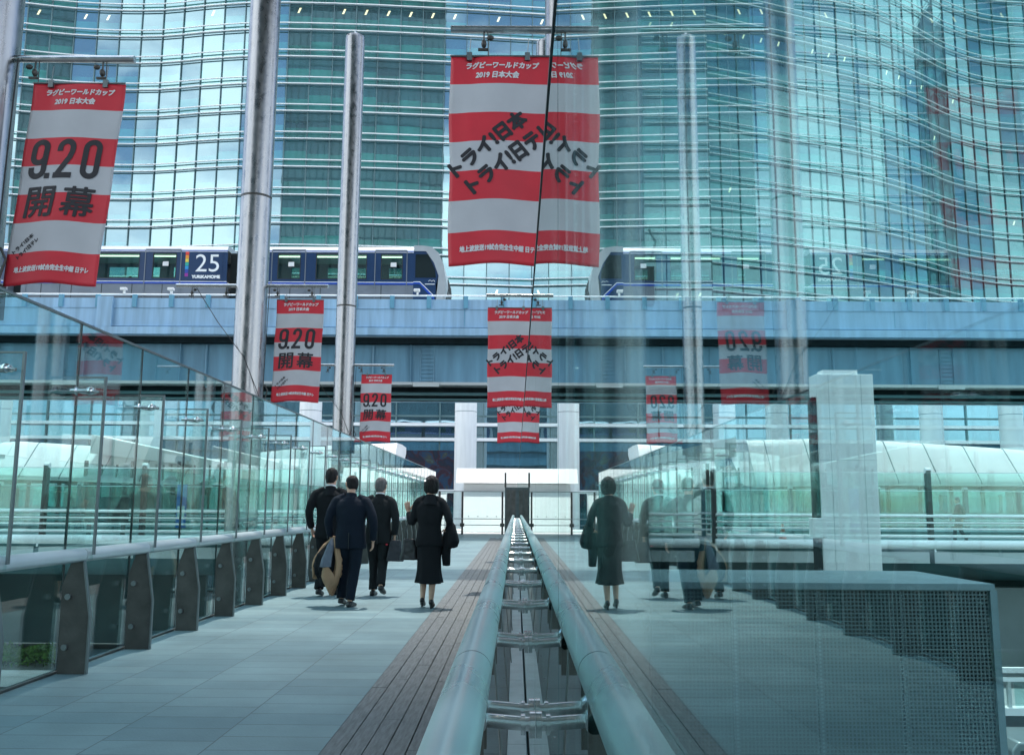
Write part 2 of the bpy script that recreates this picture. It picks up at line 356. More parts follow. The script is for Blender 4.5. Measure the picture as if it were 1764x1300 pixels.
def stroke(pts, w, closed=False):
    """flat ribbon of width w along a 2-D centre line"""
    n = len(pts); L_, R_ = [], []
    for i, p in enumerate(pts):
        a = pts[(i - 1) % n] if (closed or i > 0) else p; b = pts[(i + 1) % n] if (closed or i < n - 1) else p
        d = Vector((b[0] - a[0], b[1] - a[1])).normalized(); q = Vector((-d.y, d.x)) * w / 2
        L_.append((p[0] + q.x, p[1] + q.y)); R_.append((p[0] - q.x, p[1] - q.y))
    v = L_ + R_; f = [(i, (i + 1) % n, n + (i + 1) % n, n + i) for i in range(n if closed else n - 1)]
    return v, f
def arc(cx, cy_, rx, ry, a0, a1, n=14): return [(cx + rx * math.cos(R(a0 + (a1 - a0) * i / n)), cy_ + ry * math.sin(R(a0 + (a1 - a0) * i / n))) for i in range(n + 1)]

# ------------------------------------------------------------------ ground, deck
GX = 0.048                    # inner face of the right-hand glass screen
tag(MB().box(-400, 400, -300, 600, -6.6, -6.5).build('street', M['asphalt']), kind='structure')
tag(MB().box(-3.62, -1.03, -8, 41.8, -.25, 0).build('deck', M['deck']), kind='structure')
b = MB()
for i in range(6):
    x = -1.03 + i * .1135; y = -8 - random.random() * 1.5
    while y < 36:
        y2 = y + 1.9
        b.box(x + .0035, x + .110, y + .003, y2 - .003, -.2, 0.004 + random.uniform(-.0015, .0015)); y = y2
b.box(-1.029, -.35, -8, 36, -.25, -.03)
tag(b.build('boardwalk', M['board']), kind='structure')
tag(MB().box(-1.03, .04, 36, 41.8, -.25, 0.002).build('deck_landing', M['deck']), kind='structure')
tag(MB().box(-3.62, .30, -8, 41.8, -.75, -.26).build('deck_underside', M['soffit']), kind='structure')

# ------------------------------------------------------------------ left glass balustrade
Y0, BAY = 3.56, 1.214
LX = -3.55
gs = thing('glass_balustrade', (LX, 20, 0), 'long clear glass balustrade with steel posts and round handrail along the deck', 'balustrade', world=True)
nb = 30
for i in range(-1, nb):
    ya, yb = Y0 + i * BAY, Y0 + (i + 1) * BAY
    MB().box(LX - .012, LX, ya + .008, yb - .008, .02, 2.745).build('glass_pane', M['glass'], gs)
for i in range(0, nb):
    y = Y0 + i * BAY
    MB().box(LX - .014, LX + .002, y - .0075, y + .0075, .02, 2.745).build('joint_seal', M['gasket'], gs)
    fn = MB().box(LX + .004, LX + .215, y - .007, y + .007, .86, 2.30).build('glass_fin', M['fin'], gs)
    MB().box(LX + .215, LX + .232, y - .012, y + .012, .90, 2.312).box(LX + .004, LX + .215, y - .012, y + .012, 2.30, 2.312).build('edge_trim', M['edge'] if i else M['edge'], fn)
    # cast bracket between pane and fin
    k = MB().tube([(LX - .03, y - .05, 2.19), (LX + .17, y - .05, 2.19)], .016, 10)
    k.tube([(LX + .10, y - .05, 2.19), (LX + .165, y - .05, 2.19)], .024, 10); k.ball((LX + .13, y - .05, 2.19), .034); k.ball((LX + .015, y - .05, 2.19), (.012, .034, .034))
    k.tube([(LX + .15, y - .05, 2.19), (LX + .20, y - .05, 2.18)], .013, 8); k.tube([(LX + .05, y - .05, 2.175), (LX + .13, y - .05, 2.165)], .008, 8); k.tube([(LX + .13, y - .06, 2.19), (LX + .13, y + .02, 2.19)], .02, 10)
    k.build('bracket', M['steel'], gs, smooth=50)
    # bent steel plate post
    poly = [(LX + .03, 0), (LX + .245, 0), (LX + .245, .43), (LX + .17, .86), (LX + .085, .86), (LX + .02, .66)]
    po = MB().prism(poly, 'y', y - .055, y - .035)
    for q in range(5): po.tube([(LX + .222, y - .0549, .08 + q * .075), (LX + .222, y - .059, .08 + q * .075)], .006, 6)
    po = po.build('post', M['dsteel'], gs)
    MB().prism([(LX + .245, 0), (LX + .257, 0), (LX + .257, .43), (LX + .182, .86), (LX + .170, .86), (LX + .245, .43)], 'y', y - .063, y - .028).build('flange', M['edge'], po)
    for zz in (.58, .20): MB().tube([(LX + .075, y - .054, zz), (LX + .075, y - .072, zz)], .024, 8).build('bolt', M['edge'], po)
hr = LX + .15
for i in range(0, nb):
    MB().tube([(hr, Y0 + i * BAY - .045, .90), (hr, Y0 + (i + 1) * BAY - .055,   .90)], .054, 18).build('handrail', M['railp'], gs, smooth=40)
MB().box(LX - .018, LX + .006, Y0 - BAY, Y0 + nb * BAY, 2.746, 2.765).build('top_trim', M['edge'], gs)
MB().box(LX - .03, LX + .02, Y0 - BAY, Y0 + nb * BAY, .001, .018).build('base_trim', M['dsteel'], gs)

# ------------------------------------------------------------------ right glass screen, rail on brackets
rs = thing('glass_screen', (GX, 18, 0), 'reflective glass screen mirroring the deck, with round handrail held on steel brackets', 'glass screen', world=True)
RY0 = 1.03
for i in range(-1, 28):
    ya, yb = RY0 + i * BAY, RY0 + (i + 1) * BAY
    MB().box(GX, GX + .010, ya + .004, yb - .004, .44, 1.945).build('glass_pane', M['glassr'], rs)
    y = yb
    MB().box(GX + .002, GX + .0085, y - .004, y + .004, .44, 1.945).build('joint_seal', M['gasket'], rs)
    zb = .80
    for dy in (-.07, .07):
        bk = MB(); bk.tube([(-.085, y + dy, zb + .01), (GX - .004, y + dy, zb)], .0165, 12)
        bk.tube([(GX - .034, y + dy, zb), (GX - .024, y + dy, zb)], .024, 12); bk.tube([(GX - .014, y + dy, zb), (GX - .001, y + dy, zb)], .030, 14)
        bk.tube([(GX + .011, y + dy, zb), (GX + .022, y + dy, zb)], .030, 14)
        bk.ball((-.095, y + dy, zb + .015), (.030, .034, .030)); bk.tube([(-.085, y + dy - .045, zb + .01), (-.085, y + dy + .03, zb + .01)], .022, 10)
        bk.build('bracket', M['bright'], rs, smooth=45)
    for dy in (-.11, .11): MB().prism([(-.125, .70), (-.07, .70), (-.07, .86), (-.125, .86)], 'y', y + dy - .005, y + dy + .005).build('gusset', M['dsteel'], rs)
    rd = MB()
    for dy in (-.01, .02):
        rd.tube([(-.065, y + .55 + dy, .87), (-.02, y + .14 + dy, .50)], .0028, 6)
    rd.build('tie_rod', M['dsteel'], rs)
    MB().tube([(-.105, ya + .0055, .905), (-.105, yb - .0055, .905)], .049, 28).build('handrail', M['rail'], rs, smooth=40)
    MB().tube([(-.105, yb - .005, .905), (-.105, yb + .005, .905)], .0485, 28).build('rail_joint', M['gasket'], rs, smooth=40)
    up = MB().box(-.30, -.030, ya + .003, yb - .003, .0, .40).build('upstand_panel', M['upstand'], rs)
    sc = MB()
    for yy in (ya + .25, yb - .25): sc.tube([(-.06, yy, .399), (-.06, yy, .4025)], .006, 8)
    sc.build('screw', M['steel'], up)
    MB().box(-.027, GX - .006, ya + .002, yb - .002, .30, .435).build('glazing_channel', M['alu'], rs)
MB().box(GX - .002, GX + .011, RY0 - BAY, RY0 + 28 * BAY, 1.946, 1.957).build('top_trim', M['gasket'], rs)
MB().box(GX + .02, GX + .20, RY0 - BAY, RY0 + 28 * BAY, .0, .43).build('outer_kerb', M['upstand'], rs)
# dark cabinet where the screen ends
sc_ = thing('service_cabinet', (-.15, 37.6, 0), 'tall dark grey cabinet at the far end of the glass screen', 'cabinet', world=True)
MB().box(-.46, .12, 37.4, 37.9, 0, 2.05).build('cabinet_body', M['upstand'], sc_, bevel=.01)
MB().box(-.40, -.22, 37.385, 37.399, .15, 1.95).box(-.20, -.02, 37.385, 37.399, .15, 1.95).build('cabinet_door', M['dsteel'], sc_)
MB().box(-.48, -.40, 37.41, 37.5, 2.05, 2.65).build('post', M['dsteel'], sc_)

# ------------------------------------------------------------------ masts with arms
def make_mast(label):
    t = thing('steel_mast', (0, 0, -1), label, 'mast', 'steel banner masts beside the deck')
    b = MB().tube([(0, 0, -5.4), (0, 0, 7.28)], .25, 36).tube([(0, 0, 7.32), (0, 0, 14.5)], .25, 36)
    b.loft([[(r * math.cos(2 * PI * k / 36), r * math.sin(2 * PI * k / 36), z) for k in range(36)] for r, z in ((.25, 14.5), (.235, 14.56), (.17, 14.60), (.05, 14.62))])
    b.build('shaft', M['mast'], t, smooth=40)
    MB().tube([(0, 0, 7.27), (0, 0, 7.33)], .243, 36).build('joint_ring', M['dsteel'], t, smooth=40)
    MB().tube([(0, 0, 14.62), (0, 0, 14.70)], .03, 8).build('lifting_eye', M['steel'], t)
    for sx in (-1, 1):
        a = MB().tube([(sx * .24, 0, 5.82), (sx * 1.24, 0, 5.82)], .030, 14).build('arm', M['steel'], t, smooth=40)
        for q in (.42, .98):
            p = MB(); p.tube([(sx * q, 0, 5.80), (sx * q, 0, 5.66)], .007, 6); p.ball((sx * q, 0, 5.70), (.022, .03, .035), 10, 6)
            p.tube([(sx * q + .03, 0, 5.79), (sx * q + .035, 0, 5.60)], .004, 6); p.box(sx * q - .045, sx * q + .03, -.012, .012, 5.645, 5.66); p.ball((sx * (q - .05), 0, 5.75), (.03, .02, .022), 8, 6)
            p.build('pulley', M['dsteel'], a, smooth=50)
    MB().tube([(.30, -.05, 5.8), (.285, -.06, 5.0), (.27, -.06, 4.2), (.27, -.05, 3.9)], .006, 6).tube([(-.9, -.02, 5.78), (-.5, -.1, 5.2), (.0, -.262, 4.6), (.2, -.2, 4.1), (.27, -.06, 3.85)], .006, 6).build('halyard', M['cable'], t)
    MB().box(.24, .31, -.07, .05, 3.62, 3.90).tube([(.29, -.03, 3.95), (.33, -.03, 4.1), (.28, -.03, 4.2)], .01, 6).build('cleat', M['dsteel'], t)
    return t
mast0 = make_mast('nearest mottled steel mast outside the glass balustrade, its arm carrying the largest 9.20 banner')
mast0.location = (-4.42, 7.0, -.88)
for (x, y, lab) in ((-4.32, 14.3, 'tall mottled steel mast behind the balustrade rising out of the picture, second on its side'),
                    (-4.30, 22.2, 'steel mast with its rounded top in view, last of the three by the balustrade'),
                    (.71, 6.6, 'steel mast outside the glass screen carrying the largest slanted slogan banner'),
                    (.72, 14.9, 'second steel mast outside the glass screen, behind the big slogan banner'),
                    (.72, 22.4, 'farthest steel mast outside the glass screen, over the smallest slogan banner')):
    m2 = copy_tree(mast0); m2.location = (x, y, {6.6: -.83, 22.2: -1.07, 22.4: -1.1}.get(y, -1.0)); m2['label'] = lab
    if x > 0:
        for ch in list(m2.children):
            if ch.name.startswith('halyard'): bpy.data.objects.remove(ch)

# ------------------------------------------------------------------ banners
def finer(V, F, lim=.035):
    b = bmesh.new(); vs = [b.verts.new(p) for p in V]
    for q in F:
        try: b.faces.new([vs[i] for i in q])
        except ValueError: pass
    bmesh.ops.triangulate(b, faces=b.faces)
    for _ in range(3):
        e = [e for e in b.edges if e.calc_length() > lim]
        if not e: break
        bmesh.ops.subdivide_edges(b, edges=e, cuts=1); bmesh.ops.triangulate(b, faces=b.faces)
    b.verts.index_update(); V = [v.co.copy() for v in b.verts]; F = [tuple(v.index for v in f.verts) for f in b.faces]; b.free(); return V, F
def make_banner(loc, label, kind, sway=0.0, seed=0, W_=.76, H_=1.63):
    t = thing('hanging_banner', loc, label, 'banner', 'red and white striped banners on the masts')
    rn = random.Random(seed); ph = rn.uniform(0, 6); amp = .010
    def f(x, y, d=0):          # x from the left edge, y down from the top edge
        k = y / H_; e = (x / W_ - .5)
        Y = amp * math.sin(9 * x + ph + 1.5 * k) * (.4 + k) + .012 * math.sin(4.2 * y + ph) * k + .02 * sway * 10 * k * e
        Y += .012 * math.exp(-((x - .16) / .05) ** 2) * (1 - k) * math.cos(5 * y)
        return (x - W_ / 2 + sway * k ** 1.3 + .006 * math.sin(7 * y + ph), Y - d, -y + .012 * math.cos(2 * PI * e) * (.2 + k) + .03 * sway * e)
    nx, per = 26, 8; ny = 7 * per
    b = MB()
    st = [0, .135, .277, .417, .557, .697, .845, 1]
    rows = [H_ * (st[i // per] + (st[i // per + 1] - st[i // per]) * (i % per) / per) for i in range(ny)] + [H_]
    b.v = [f(W_ * i / nx, y) for y in rows for i in range(nx + 1)]
    for j in range(ny):
        b.cur = (j // per) % 2
        for i in range(nx): b.face(j * (nx + 1) + i, j * (nx + 1) + i + 1, (j + 1) * (nx + 1) + i + 1, (j + 1) * (nx + 1) + i)
    c = b.build('cloth', [M['red'], M['bwhite']], t, smooth=180)
    so = c.modifiers.new('thick', 'SOLIDIFY'); so.thickness = .002; so.offset = 0
    def put(name, V, F, cx, cy_, rot, m, parent):
        ca, sa = math.cos(R(rot)), math.sin(R(rot)); V, F = finer(V, F)
        P = []
        for x, y, z in V:
            X, Y = cx * W_ + x * ca - y * sa, cy_ * H_ - (x * sa + y * ca); P.append(f(X, Y, .0045 + z))
        me = bpy.data.meshes.new(name); me.from_pydata(P, [], F); return link(name, me, m, parent)
    V, F = text_mesh('ラグビーワールドカップ', .56, .050, .2, .0028); put('title_lettering', V, F, .52, .045, 0, M['inkw'], t)
    V, F = text_mesh('2019 日本大会', .335, .052, .12, .0028); put('title_lettering', V, F, .47, .092, 0, M['inkw'], t)
    if kind == 'date':
        sh = .06
        for body, cx in (('9', .17), ('.', .285), ('2', .45), ('0', .73)):
            hh, ww, sw = .335, .15, .046
            if body == '0': V, F = stroke(arc(0, hh / 2 - ww / 2, ww / 2 - sw / 2, ww / 2 - sw / 2, 0, 180) + arc(0, -hh / 2 + ww / 2, ww / 2 - sw / 2, ww / 2 - sw / 2, 180, 360), sw, True)
            elif body == '9':
                r_ = ww / 2 - sw / 2
                V, F = stroke(arc(0, hh / 2 - ww / 2, r_, r_, 0, 180) + arc(0, hh / 2 - ww / 2 - .07, r_, r_, 180, 360), sw, True)
                v2, f2 = stroke([(r_, hh / 2 - ww / 2 - .05)] + arc(0, -hh / 2 + ww / 2, r_, r_, 0, -180) + [(-r_, -hh / 2 + ww / 2 + .025)], sw)
                F = list(F) + [tuple(i + len(V) for i in q) for q in f2]; V = list(V) + v2
            elif body == '2':
                r_ = ww / 2 - sw / 2
                V, F = stroke([(-r_, hh / 2 - ww / 2 - .03)] + arc(0, hh / 2 - ww / 2, r_, r_, 180, 0) + [(r_, hh / 2 - ww / 2 - .035), (r_ * .72, hh / 2 - ww / 2 - .085), (-r_ * .9, -hh / 2 + sw * .6)], sw)
                v2, f2 = stroke([(-ww / 2, -hh / 2 + sw / 2), (ww / 2, -hh / 2 + sw / 2)], sw)
                F = list(F) + [tuple(i + len(V) for i in q) for q in f2]; V = list(V) + v2
            else: V, F = stroke([(-.02, -hh / 2 + sw / 2), (.022, -hh / 2 + sw / 2)], sw)
            V = [(p[0] + sh * p[1], p[1], k * 1e-6) for k, p in enumerate(V)]
            put('date_lettering', V, F, cx + .02, .385, 0, M['ink'], t)
        V, F = text_mesh('開', .235, .245, .06, .0055); put('date_lettering', V, F, .26, .60, 0, M['ink'], t)
        V, F = text_mesh('幕', .260, .245, .06, .0052); put('date_lettering', V, F, .66, .60, 0, M['ink'], t)
        V, F = text_mesh('トライ!日本', .20, .036, 0, .0018); put('slogan_lettering', V, F, .16, .80, 44, M['ink'], t)
        V, F = text_mesh('トライ!日テレ', .21, .036, 0, .0018); put('slogan_lettering', V, F, .22, .825, 44, M['ink'], t)
    else:
        V, F = text_mesh('トライ!日本', .71, .132, 0, .0085); put('slogan_lettering', V, F, .385, .425, 38.5, M['ink'], t)
        V, F = text_mesh('トライ!日テレ', .81, .132, 0, .0085); put('slogan_lettering', V, F, .61, .49, 38.5, M['ink'], t)
    V, F = text_mesh('地上波放送19試合完全生中継 日テレ', .60, .046, .1, .0022); put('caption_lettering', V, F, .50, .925, 0, M['inkw'], t)
    k = MB()
    for x in (.15, .60):
        k.box(x - W_ / 2 - .02, x - W_ / 2 + .02, -.014, .014, -.035, .03); k.tube([(x - W_ / 2, 0, .02), (x - W_ / 2 + .01, 0, .15)], .004, 6)
    k.tube([(-W_ / 2, 0, .004), (W_ / 2, 0, .004)], .008, 8)
    k.build('clip', M['edge'], t)
    return t
make_banner((-3.61, 6.97, 4.71), 'large red and white banner reading 9.20, blown askew beside the nearest mast', 'date', -.125, 1, H_=1.69)
make_banner((-3.515, 14.27, 4.58), 'red and white 9.20 banner of middle size on the second mast', 'date', -.03, 2, W_=.765, H_=1.66)
make_banner((-3.49, 22.17, 4.51), 'smallest red and white 9.20 banner, above the walking men', 'date', 0, 3, H_=1.67)
make_banner((-.142, 6.57, 4.75), 'largest red and white banner with a slanted black slogan, hung over the glass screen top', 'slogan', .01, 4, W_=.775, H_=1.66)
make_banner((-.105, 14.87, 4.60), 'mid-sized red and white banner with slanted slogan, in front of the blue viaduct', 'slogan', 0, 5, W_=.77, H_=1.68)
make_banner((-.09, 22.37, 4.53), 'smallest slanted slogan banner, its top hidden behind a nearer one', 'slogan', 0, 6, W_=.77, H_=1.68)

# ------------------------------------------------------------------ railway viaduct
vd = thing('railway_viaduct', (0, 41, -6.5), 'light blue elevated railway viaduct crossing the whole view behind the masts', 'viaduct', world=True)
XA, XB = -75, 95
MB().box(XA, XB, 37.0, 37.18, 8.62, 9.86).build('parapet', M['bridge_blue'], vd)
MB().box(XA, XB, 36.80, 37.2, 8.30, 8.60).build('ledge', M['bridge_blue'], vd)
MB().box(XA, XB, 36.97, 37.0, 9.44, 9.47).box(XA, XB, 36.94, 36.99, 8.66, 8.70).build('parapet_trim', M['bridge_blue'], vd)
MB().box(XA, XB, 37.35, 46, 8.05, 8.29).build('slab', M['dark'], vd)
MB().box(XA, XB, 37.75, 38.0, 6.42, 8.04).build('girder', M['bridge_mid'], vd)
MB().box(XA, XB, 37.45, 38.3, 6.30, 6.415).tube([(XA, 37.6, 6.37), (XB, 37.6, 6.37)], .06, 8).build('flange', M['mesh'], vd)
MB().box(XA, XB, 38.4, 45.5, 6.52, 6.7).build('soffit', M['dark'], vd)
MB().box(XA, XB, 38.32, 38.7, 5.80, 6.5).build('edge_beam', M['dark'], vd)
MB().tube([(XA, 38.0, 5.98), (XB, 38.0, 5.98)], .07, 8).tube([(XA, 38.1, 5.75), (XB, 38.1, 5.75)], .05, 8).build('conduit', M['soffit'], vd)
MB().box(XA, XB, 45.51, 45.8, 6.5, 9.6).build('girder', M['bridge_mid'], vd)
MB().tube([(XA, 37.06, 10.03), (XB, 37.06, 10.03)], .035, 8).build('guard_rail', M['louvre'], vd)
x = -44.0; i = 0
while x < 56 and i < 98:
    MB().box(x - .09, x + .09, 36.93, 37.05, 9.47, 10.0).build('parapet_post', M['bridge_post'], vd); x += 1.55; i += 1
for x in (-17.3, 11.6, 40):
    MB().box(x - .32, x + .32, 36.86, 36.99, 8.62, 9.9).build('pilaster', M['bridge_blue'], vd)
b = MB()
for x in (-30.5, -24, -10.6, -2.2, 4.5, 9.0, 15.8, 22.5, 29): b.box(x - .012, x + .012, 36.988, 36.9995, 8.70, 9.44)
b.build('panel_joint', M['bridge_post'], vd)
for x in (-19, -3.8, 18.2, 34):
    b = MB()
    for sx in (-.28, .28): b.tube([(x + sx, 37.72, 6.45), (x + sx, 37.72, 8.0)], .02, 6)
    for k in range(10): b.tube([(x - .28, 37.72, 6.5 + k * .16), (x + .28, 37.72, 6.5 + k * .16)], .014, 6)
    b.build('rung_ladder', M['bridge_mid'], vd)
    MB().box(x - .55, x + .55, 37.38, 37.44, 6.22, 6.40).build('splice_plate', M['mesh'], vd)
for k in range(34): x = -62 + k * 4.4 + .7 * math.sin(k); MB().box(x - .015, x + .015, 37.62, 37.749, 6.42, 8.04).build('stiffener', M['bridge_mid'], vd)
for k, x in enumerate((-27, -13.2, -6.1, 2.9, 13.4, 26)): MB().tube([(x, 37.70, 8.0), (x, 37.70, 6.5), (x, 37.9, 6.2)], .05, 8).build('drain_pipe', M['bridge_mid'], vd)
for x in (-60, -36, 34, 62):
    MB().box(x - 1.2, x + 1.2, 40, 43, -6.5, 6.51).build('pier', M['concrete'], vd)
for (x, lab) in ((-16.6, 'small white camera lamp on the viaduct rail near the train coupling'), (-4.2, 'small white camera lamp on the viaduct rail under the train nose'), (-14.6, 'small white camera lamp on the rail left of the striped number panel'), (16.6, 'small lamp on the viaduct rail beyond the glass screen, over the white pillar')):
    c = thing('rail_lamp', (x, 37.06, 10.06), lab, 'lamp', 'lamps on the viaduct rail')
    MB().box(-.04, .04, -.04, .04, 0, .14).build('stem', M['louvre'], c); MB().box(-.16, .10, -.09, .09, .14, .26).build('lamp_head', M['white'], c, bevel=.02)

# ------------------------------------------------------------------ train
tn = thing('passenger_train', (-15, 40.2, 9.9), 'dark blue and grey automated train numbered 25 standing on the viaduct', 'train', world=True)
TY0, TY1, TZ0, ZS, ZB, ZW0, ZW1, ZN, ZR = 39.0, 41.4, 9.95, 10.98, 11.10, 11.25, 12.36, 12.52, 12.78
def car(xa, xb, wins, doors, nose=None, panel=None):
    cuts = sorted(wins); sides = []
    for y0, y1 in ((TY0, TY0 + .06), (TY1 - .06, TY1)):
        bd = MB(); p = xa
        for w0, w1 in cuts:
            bd.box(p, w0, y0, y1, ZB, ZN); bd.box(w0, w1, y0, y1, ZB, ZW0); bd.box(w0, w1, y0, y1, ZW1, ZN); p = w1
        bd.box(p, xb, y0, y1, ZB, ZN); sides.append(bd.build('car_side', M['navy'], tn))
    body = sides[0]
    rf = MB().prism([(TY0 - .01, ZN + .002), (TY1 + .01, ZN + .002), (TY1 - .08, ZR - .06), (TY1 - .35, ZR), (TY0 + .35, ZR), (TY0 + .08, ZR - .06)], 'x', xa, xb).build('roof', M['silver'], body, smooth=60)
    MB().box(xa, xb, TY0 + .01, TY1 - .01, TZ0, ZS - .002).build('skirt', M['skirt'], body)
    MB().box(xa, xb, TY0 - .008, TY1 + .008, ZS, ZB - .03).build('stripe', M['blue'], body)
    MB().box(xa, xb, TY0 - .010, TY1 + .010, ZB - .028, ZB - .002).build('stripe', M['louvre'], body)
    MB().box(xa, xb, TY0 - .012, TY0 - .001, ZN - .07, ZN - .045).build('stripe', M['louvre'], body)
    MB().box(xa, xb, TY0 - .010, TY0 - .001, ZN - .043, ZN + .0).build('stripe', M['blue'], body)
    for w0, w1 in cuts:
        MB().box(w0, w1, TY0 + .02, TY0 + .03, ZW0, ZW1).build('window', M['twin'], body); MB().box(w0, w1, TY1 - .03, TY1 - .02, ZW0, ZW1).build('window', M['twin'], sides[1])
        MB().box(w0 - .03, w0, TY0 - .012, TY0 + .04, ZW0 - .03, ZW1 + .03).box(w1, w1 + .03, TY0 - .012, TY0 + .04, ZW0 - .03, ZW1 + .03).box(w0, w1, TY0 - .012, TY0 + .04, ZW1, ZW1 + .03).box(w0, w1, TY0 - .012, TY0 + .04, ZW0 - .03, ZW0).build('window_frame', M['gasket'], body)
    for d0, d1 in doors:
        b = MB()
        for x in (d0, d1): b.box(x - .02, x + .02, TY0 - .02, TY0 - .013, TZ0 + .1, ZN)
        b.box(d0, d1, TY0 - .03, TY0 - .013, ZN - .02, ZN + .05)
        b.build('door', M['skirt'], body)
        MB().box((d0 + d1) / 2 - .02, (d0 + d1) / 2 + .24, TY0 + .012, TY0 + .018, ZW0 + .55, ZW0 + .75).build('notice', M['white'], body)
    b = MB(); x = xa + .9
    while x < xb - .3: b.box(x - .015, x + .015, TY0 + .004, TY0 + .0105, TZ0 + .05, ZS - .02); x += 1.35
    b.box(xa + .02, xb - .02, TY0 + .003, TY0 + .0102, TZ0 + .42, TZ0 + .445); b.build('skirt_joint', M['gasket'], body)
    b = MB()
    for x in (xa + 1.6, xa + 4.6): b.box(x, x + 1.9, TY0 + .7, TY1 - .7, ZR - .03, ZR + .09)
    b.build('roof_unit', M['skirt'], rf, bevel=.03)
    MB().box(xa + .3, xb - .3, TY0 + .4, TY1 - .4, TZ0 + .95, TZ0 + 1.05).box(xa + .2, xb - .2, TY1 - .45, TY1 - .1, TZ0 + 1.05, ZW0 + .25).build('seat', M['interior'], body)
    MB().box(xa + .4, xb - .4, TY0 + .5, TY0 + .62, ZN - .14, ZN - .10).build('ceiling_lamp', M['lamp'], body)
    return body
lead = car(-12.35, -4.62, [(-10.66, -9.70), (-8.95, -6.74), (-6.05, -5.14)], [(-10.95, -9.45), (-6.34, -4.92)])
# nose of the leading car: raked end, large side glass, silver cap
def nose_poly(x0): return [(x0, ZB - .0), (-3.60, ZB), (-3.42, 11.6), (-3.9, ZN), (x0, ZN)]
b = MB().box(-4.62, -3.62, TY0 + .001, TY1 - .001, TZ0, ZB - .1).prism([(-4.62, ZB - .1), (-3.62, ZB - .1), (-3.50, 11.4), (-3.62, 11.9), (-4.02, ZN), (-4.62, ZN)], 'y', TY0 + .002, TY1 - .002)
b.build('nose', M['navy'], lead)
MB().prism([(-4.54, ZW0 + .06), (-3.62, ZW0 + .06), (-3.66, 11.7), (-3.98, ZW1 + .02), (-4.54, ZW1 + .02)], 'y', TY0 - .010, TY0 + .001).build('side_glass', M['darkglass'], lead)
cap = [(-3.62, TZ0 + .05), (-3.30, TZ0 + .05), (-3.20, 10.6), (-3.17, 11.2), (-3.28, 11.9), (-3.52, 12.45), (-3.82, 12.72), (-4.25, ZR), (-4.62, ZR), (-4.62, ZN + .004), (-4.08, ZN), (-3.72, 12.0), (-3.50, 11.4), (-3.56, 10.7)]
MB().prism(cap, 'y', TY0 - .02, TY1 + .02).build('nose_cap', M['silver'], lead, smooth=35)
MB().prism([(-4.62, ZS + .03), (-4.35, ZS + .03), (-3.68, TZ0 + .35), (-3.68, TZ0 + .50), (-4.33, ZB - .002), (-4.62, ZB - .002)], 'y', TY0 - .012, TY0).build('stripe', M['blue'], lead)
MB().prism([(-4.62, ZB + .001), (-4.33, ZB + .001), (-3.68, TZ0 + .505), (-3.68, TZ0 + .54), (-4.32, ZB + .03), (-4.62, ZB + .03)], 'y', TY0 - .013, TY0 + .001).build('stripe', M['louvre'], lead)
MB().box(-4.1, -3.66, TY0 - .012, TY0 - .003, ZB - .16 + .06, ZB - .07).tube([(-3.95, TY0 - .012, ZB + .04), (-3.87, TY0 - .012, ZB + .10), (-3.80, TY0 - .012, ZB + .04), (-3.72, TY0 - .012, ZB + .10), (-3.66, TY0 - .012, ZB + .02)], .012, 6).build('emblem', M['louvre'], lead)
b = MB()
for k in range(4): b.tube([(-3.16, TY0 + .35 + k * .5, 10.4), (-3.06, TY0 + .35 + k * .5, 10.9), (-3.10, TY0 + .35 + k * .5, 11.3)], .03, 6)
b.build('wiper', M['gasket'], lead, smooth=50)
second = car(-22.1, -12.95, [(-21.6, -20.7), (-19.3, -16.9), (-16.25, -15.25)], [(-16.62, -15.02), (-21.9, -20.4)])
car(-32.0, -22.7, [(-31.5, -30.6), (-29.2, -26.8), (-25.9, -25.0)], [(-26.2, -24.6), (-31.8, -30.3)])
for x in (-12.95, -22.7): MB().box(x, x + .6, TY0 + .5, TY1 - .5, TZ0 + .3, ZN).build('gangway', M['gasket'], tn)
def flat_text(name, body, w, h, loc, m, parent, shear=0, bold=0):
    V, F = text_mesh(body, w, h, shear, bold); V = [(loc[0] + x, loc[1] - z, loc[2] + y) for x, y, z in V]
    me = bpy.data.meshes.new(name); me.from_pydata(V, [], F); return link(name, me, m, parent)
MB().box(-14.95, -13.15, TY0 - .014, TY0 - .002, ZB + .03, ZN - .08).build('number_panel', M['navy'], second)
flat_text('number_lettering', '25', 1.05, .80, (-13.83, TY0 - .018, 11.93), M['louvre'], second)
flat_text('name_lettering', 'YURIKAMOME', 1.25, .135, (-13.87, TY0 - .018, 11.30), M['louvre'], second, 0, .012)
for k, c in enumerate(((.75, .05, .04), (.85, .30, .03), (.8, .62, .08), (.03, .42, .33), (.02, .30, .62), (.03, .06, .36), (.30, .03, .30))):
    MB().box(-14.82, -14.67, TY0 - .019, TY0 - .0145, 12.30 - k * .165, 12.45 - k * .165).build('colour_square', mat('square_%d' % k, c, .5), second)
for (x, z) in ((-18.6, 11.28), (-17.9, 11.34)):
    MB().ball((x, TY0 + 1.5, z + .22), (.11, .12, .14)).loft([[(x + .22 * math.cos(2 * PI * k / 12) * s_, TY0 + 1.5 + .14 * math.sin(2 * PI * k / 12) * s_, z + q) for k in range(12)] for s_, q in ((1, -.5), (1, -.05), (.8, .05), (.3, .1))]).build('passenger_silhouette', M['suit_black'], second, smooth=60)
MB().box(-60, 60, 38.7, 39.3, 9.3, 9.85).box(-60, 60, 41.1, 41.7, 9.3, 9.85).box(-60, 60, 38.2, 45, 8.30, 8.6).build('running_beam', M['concrete'], vd)

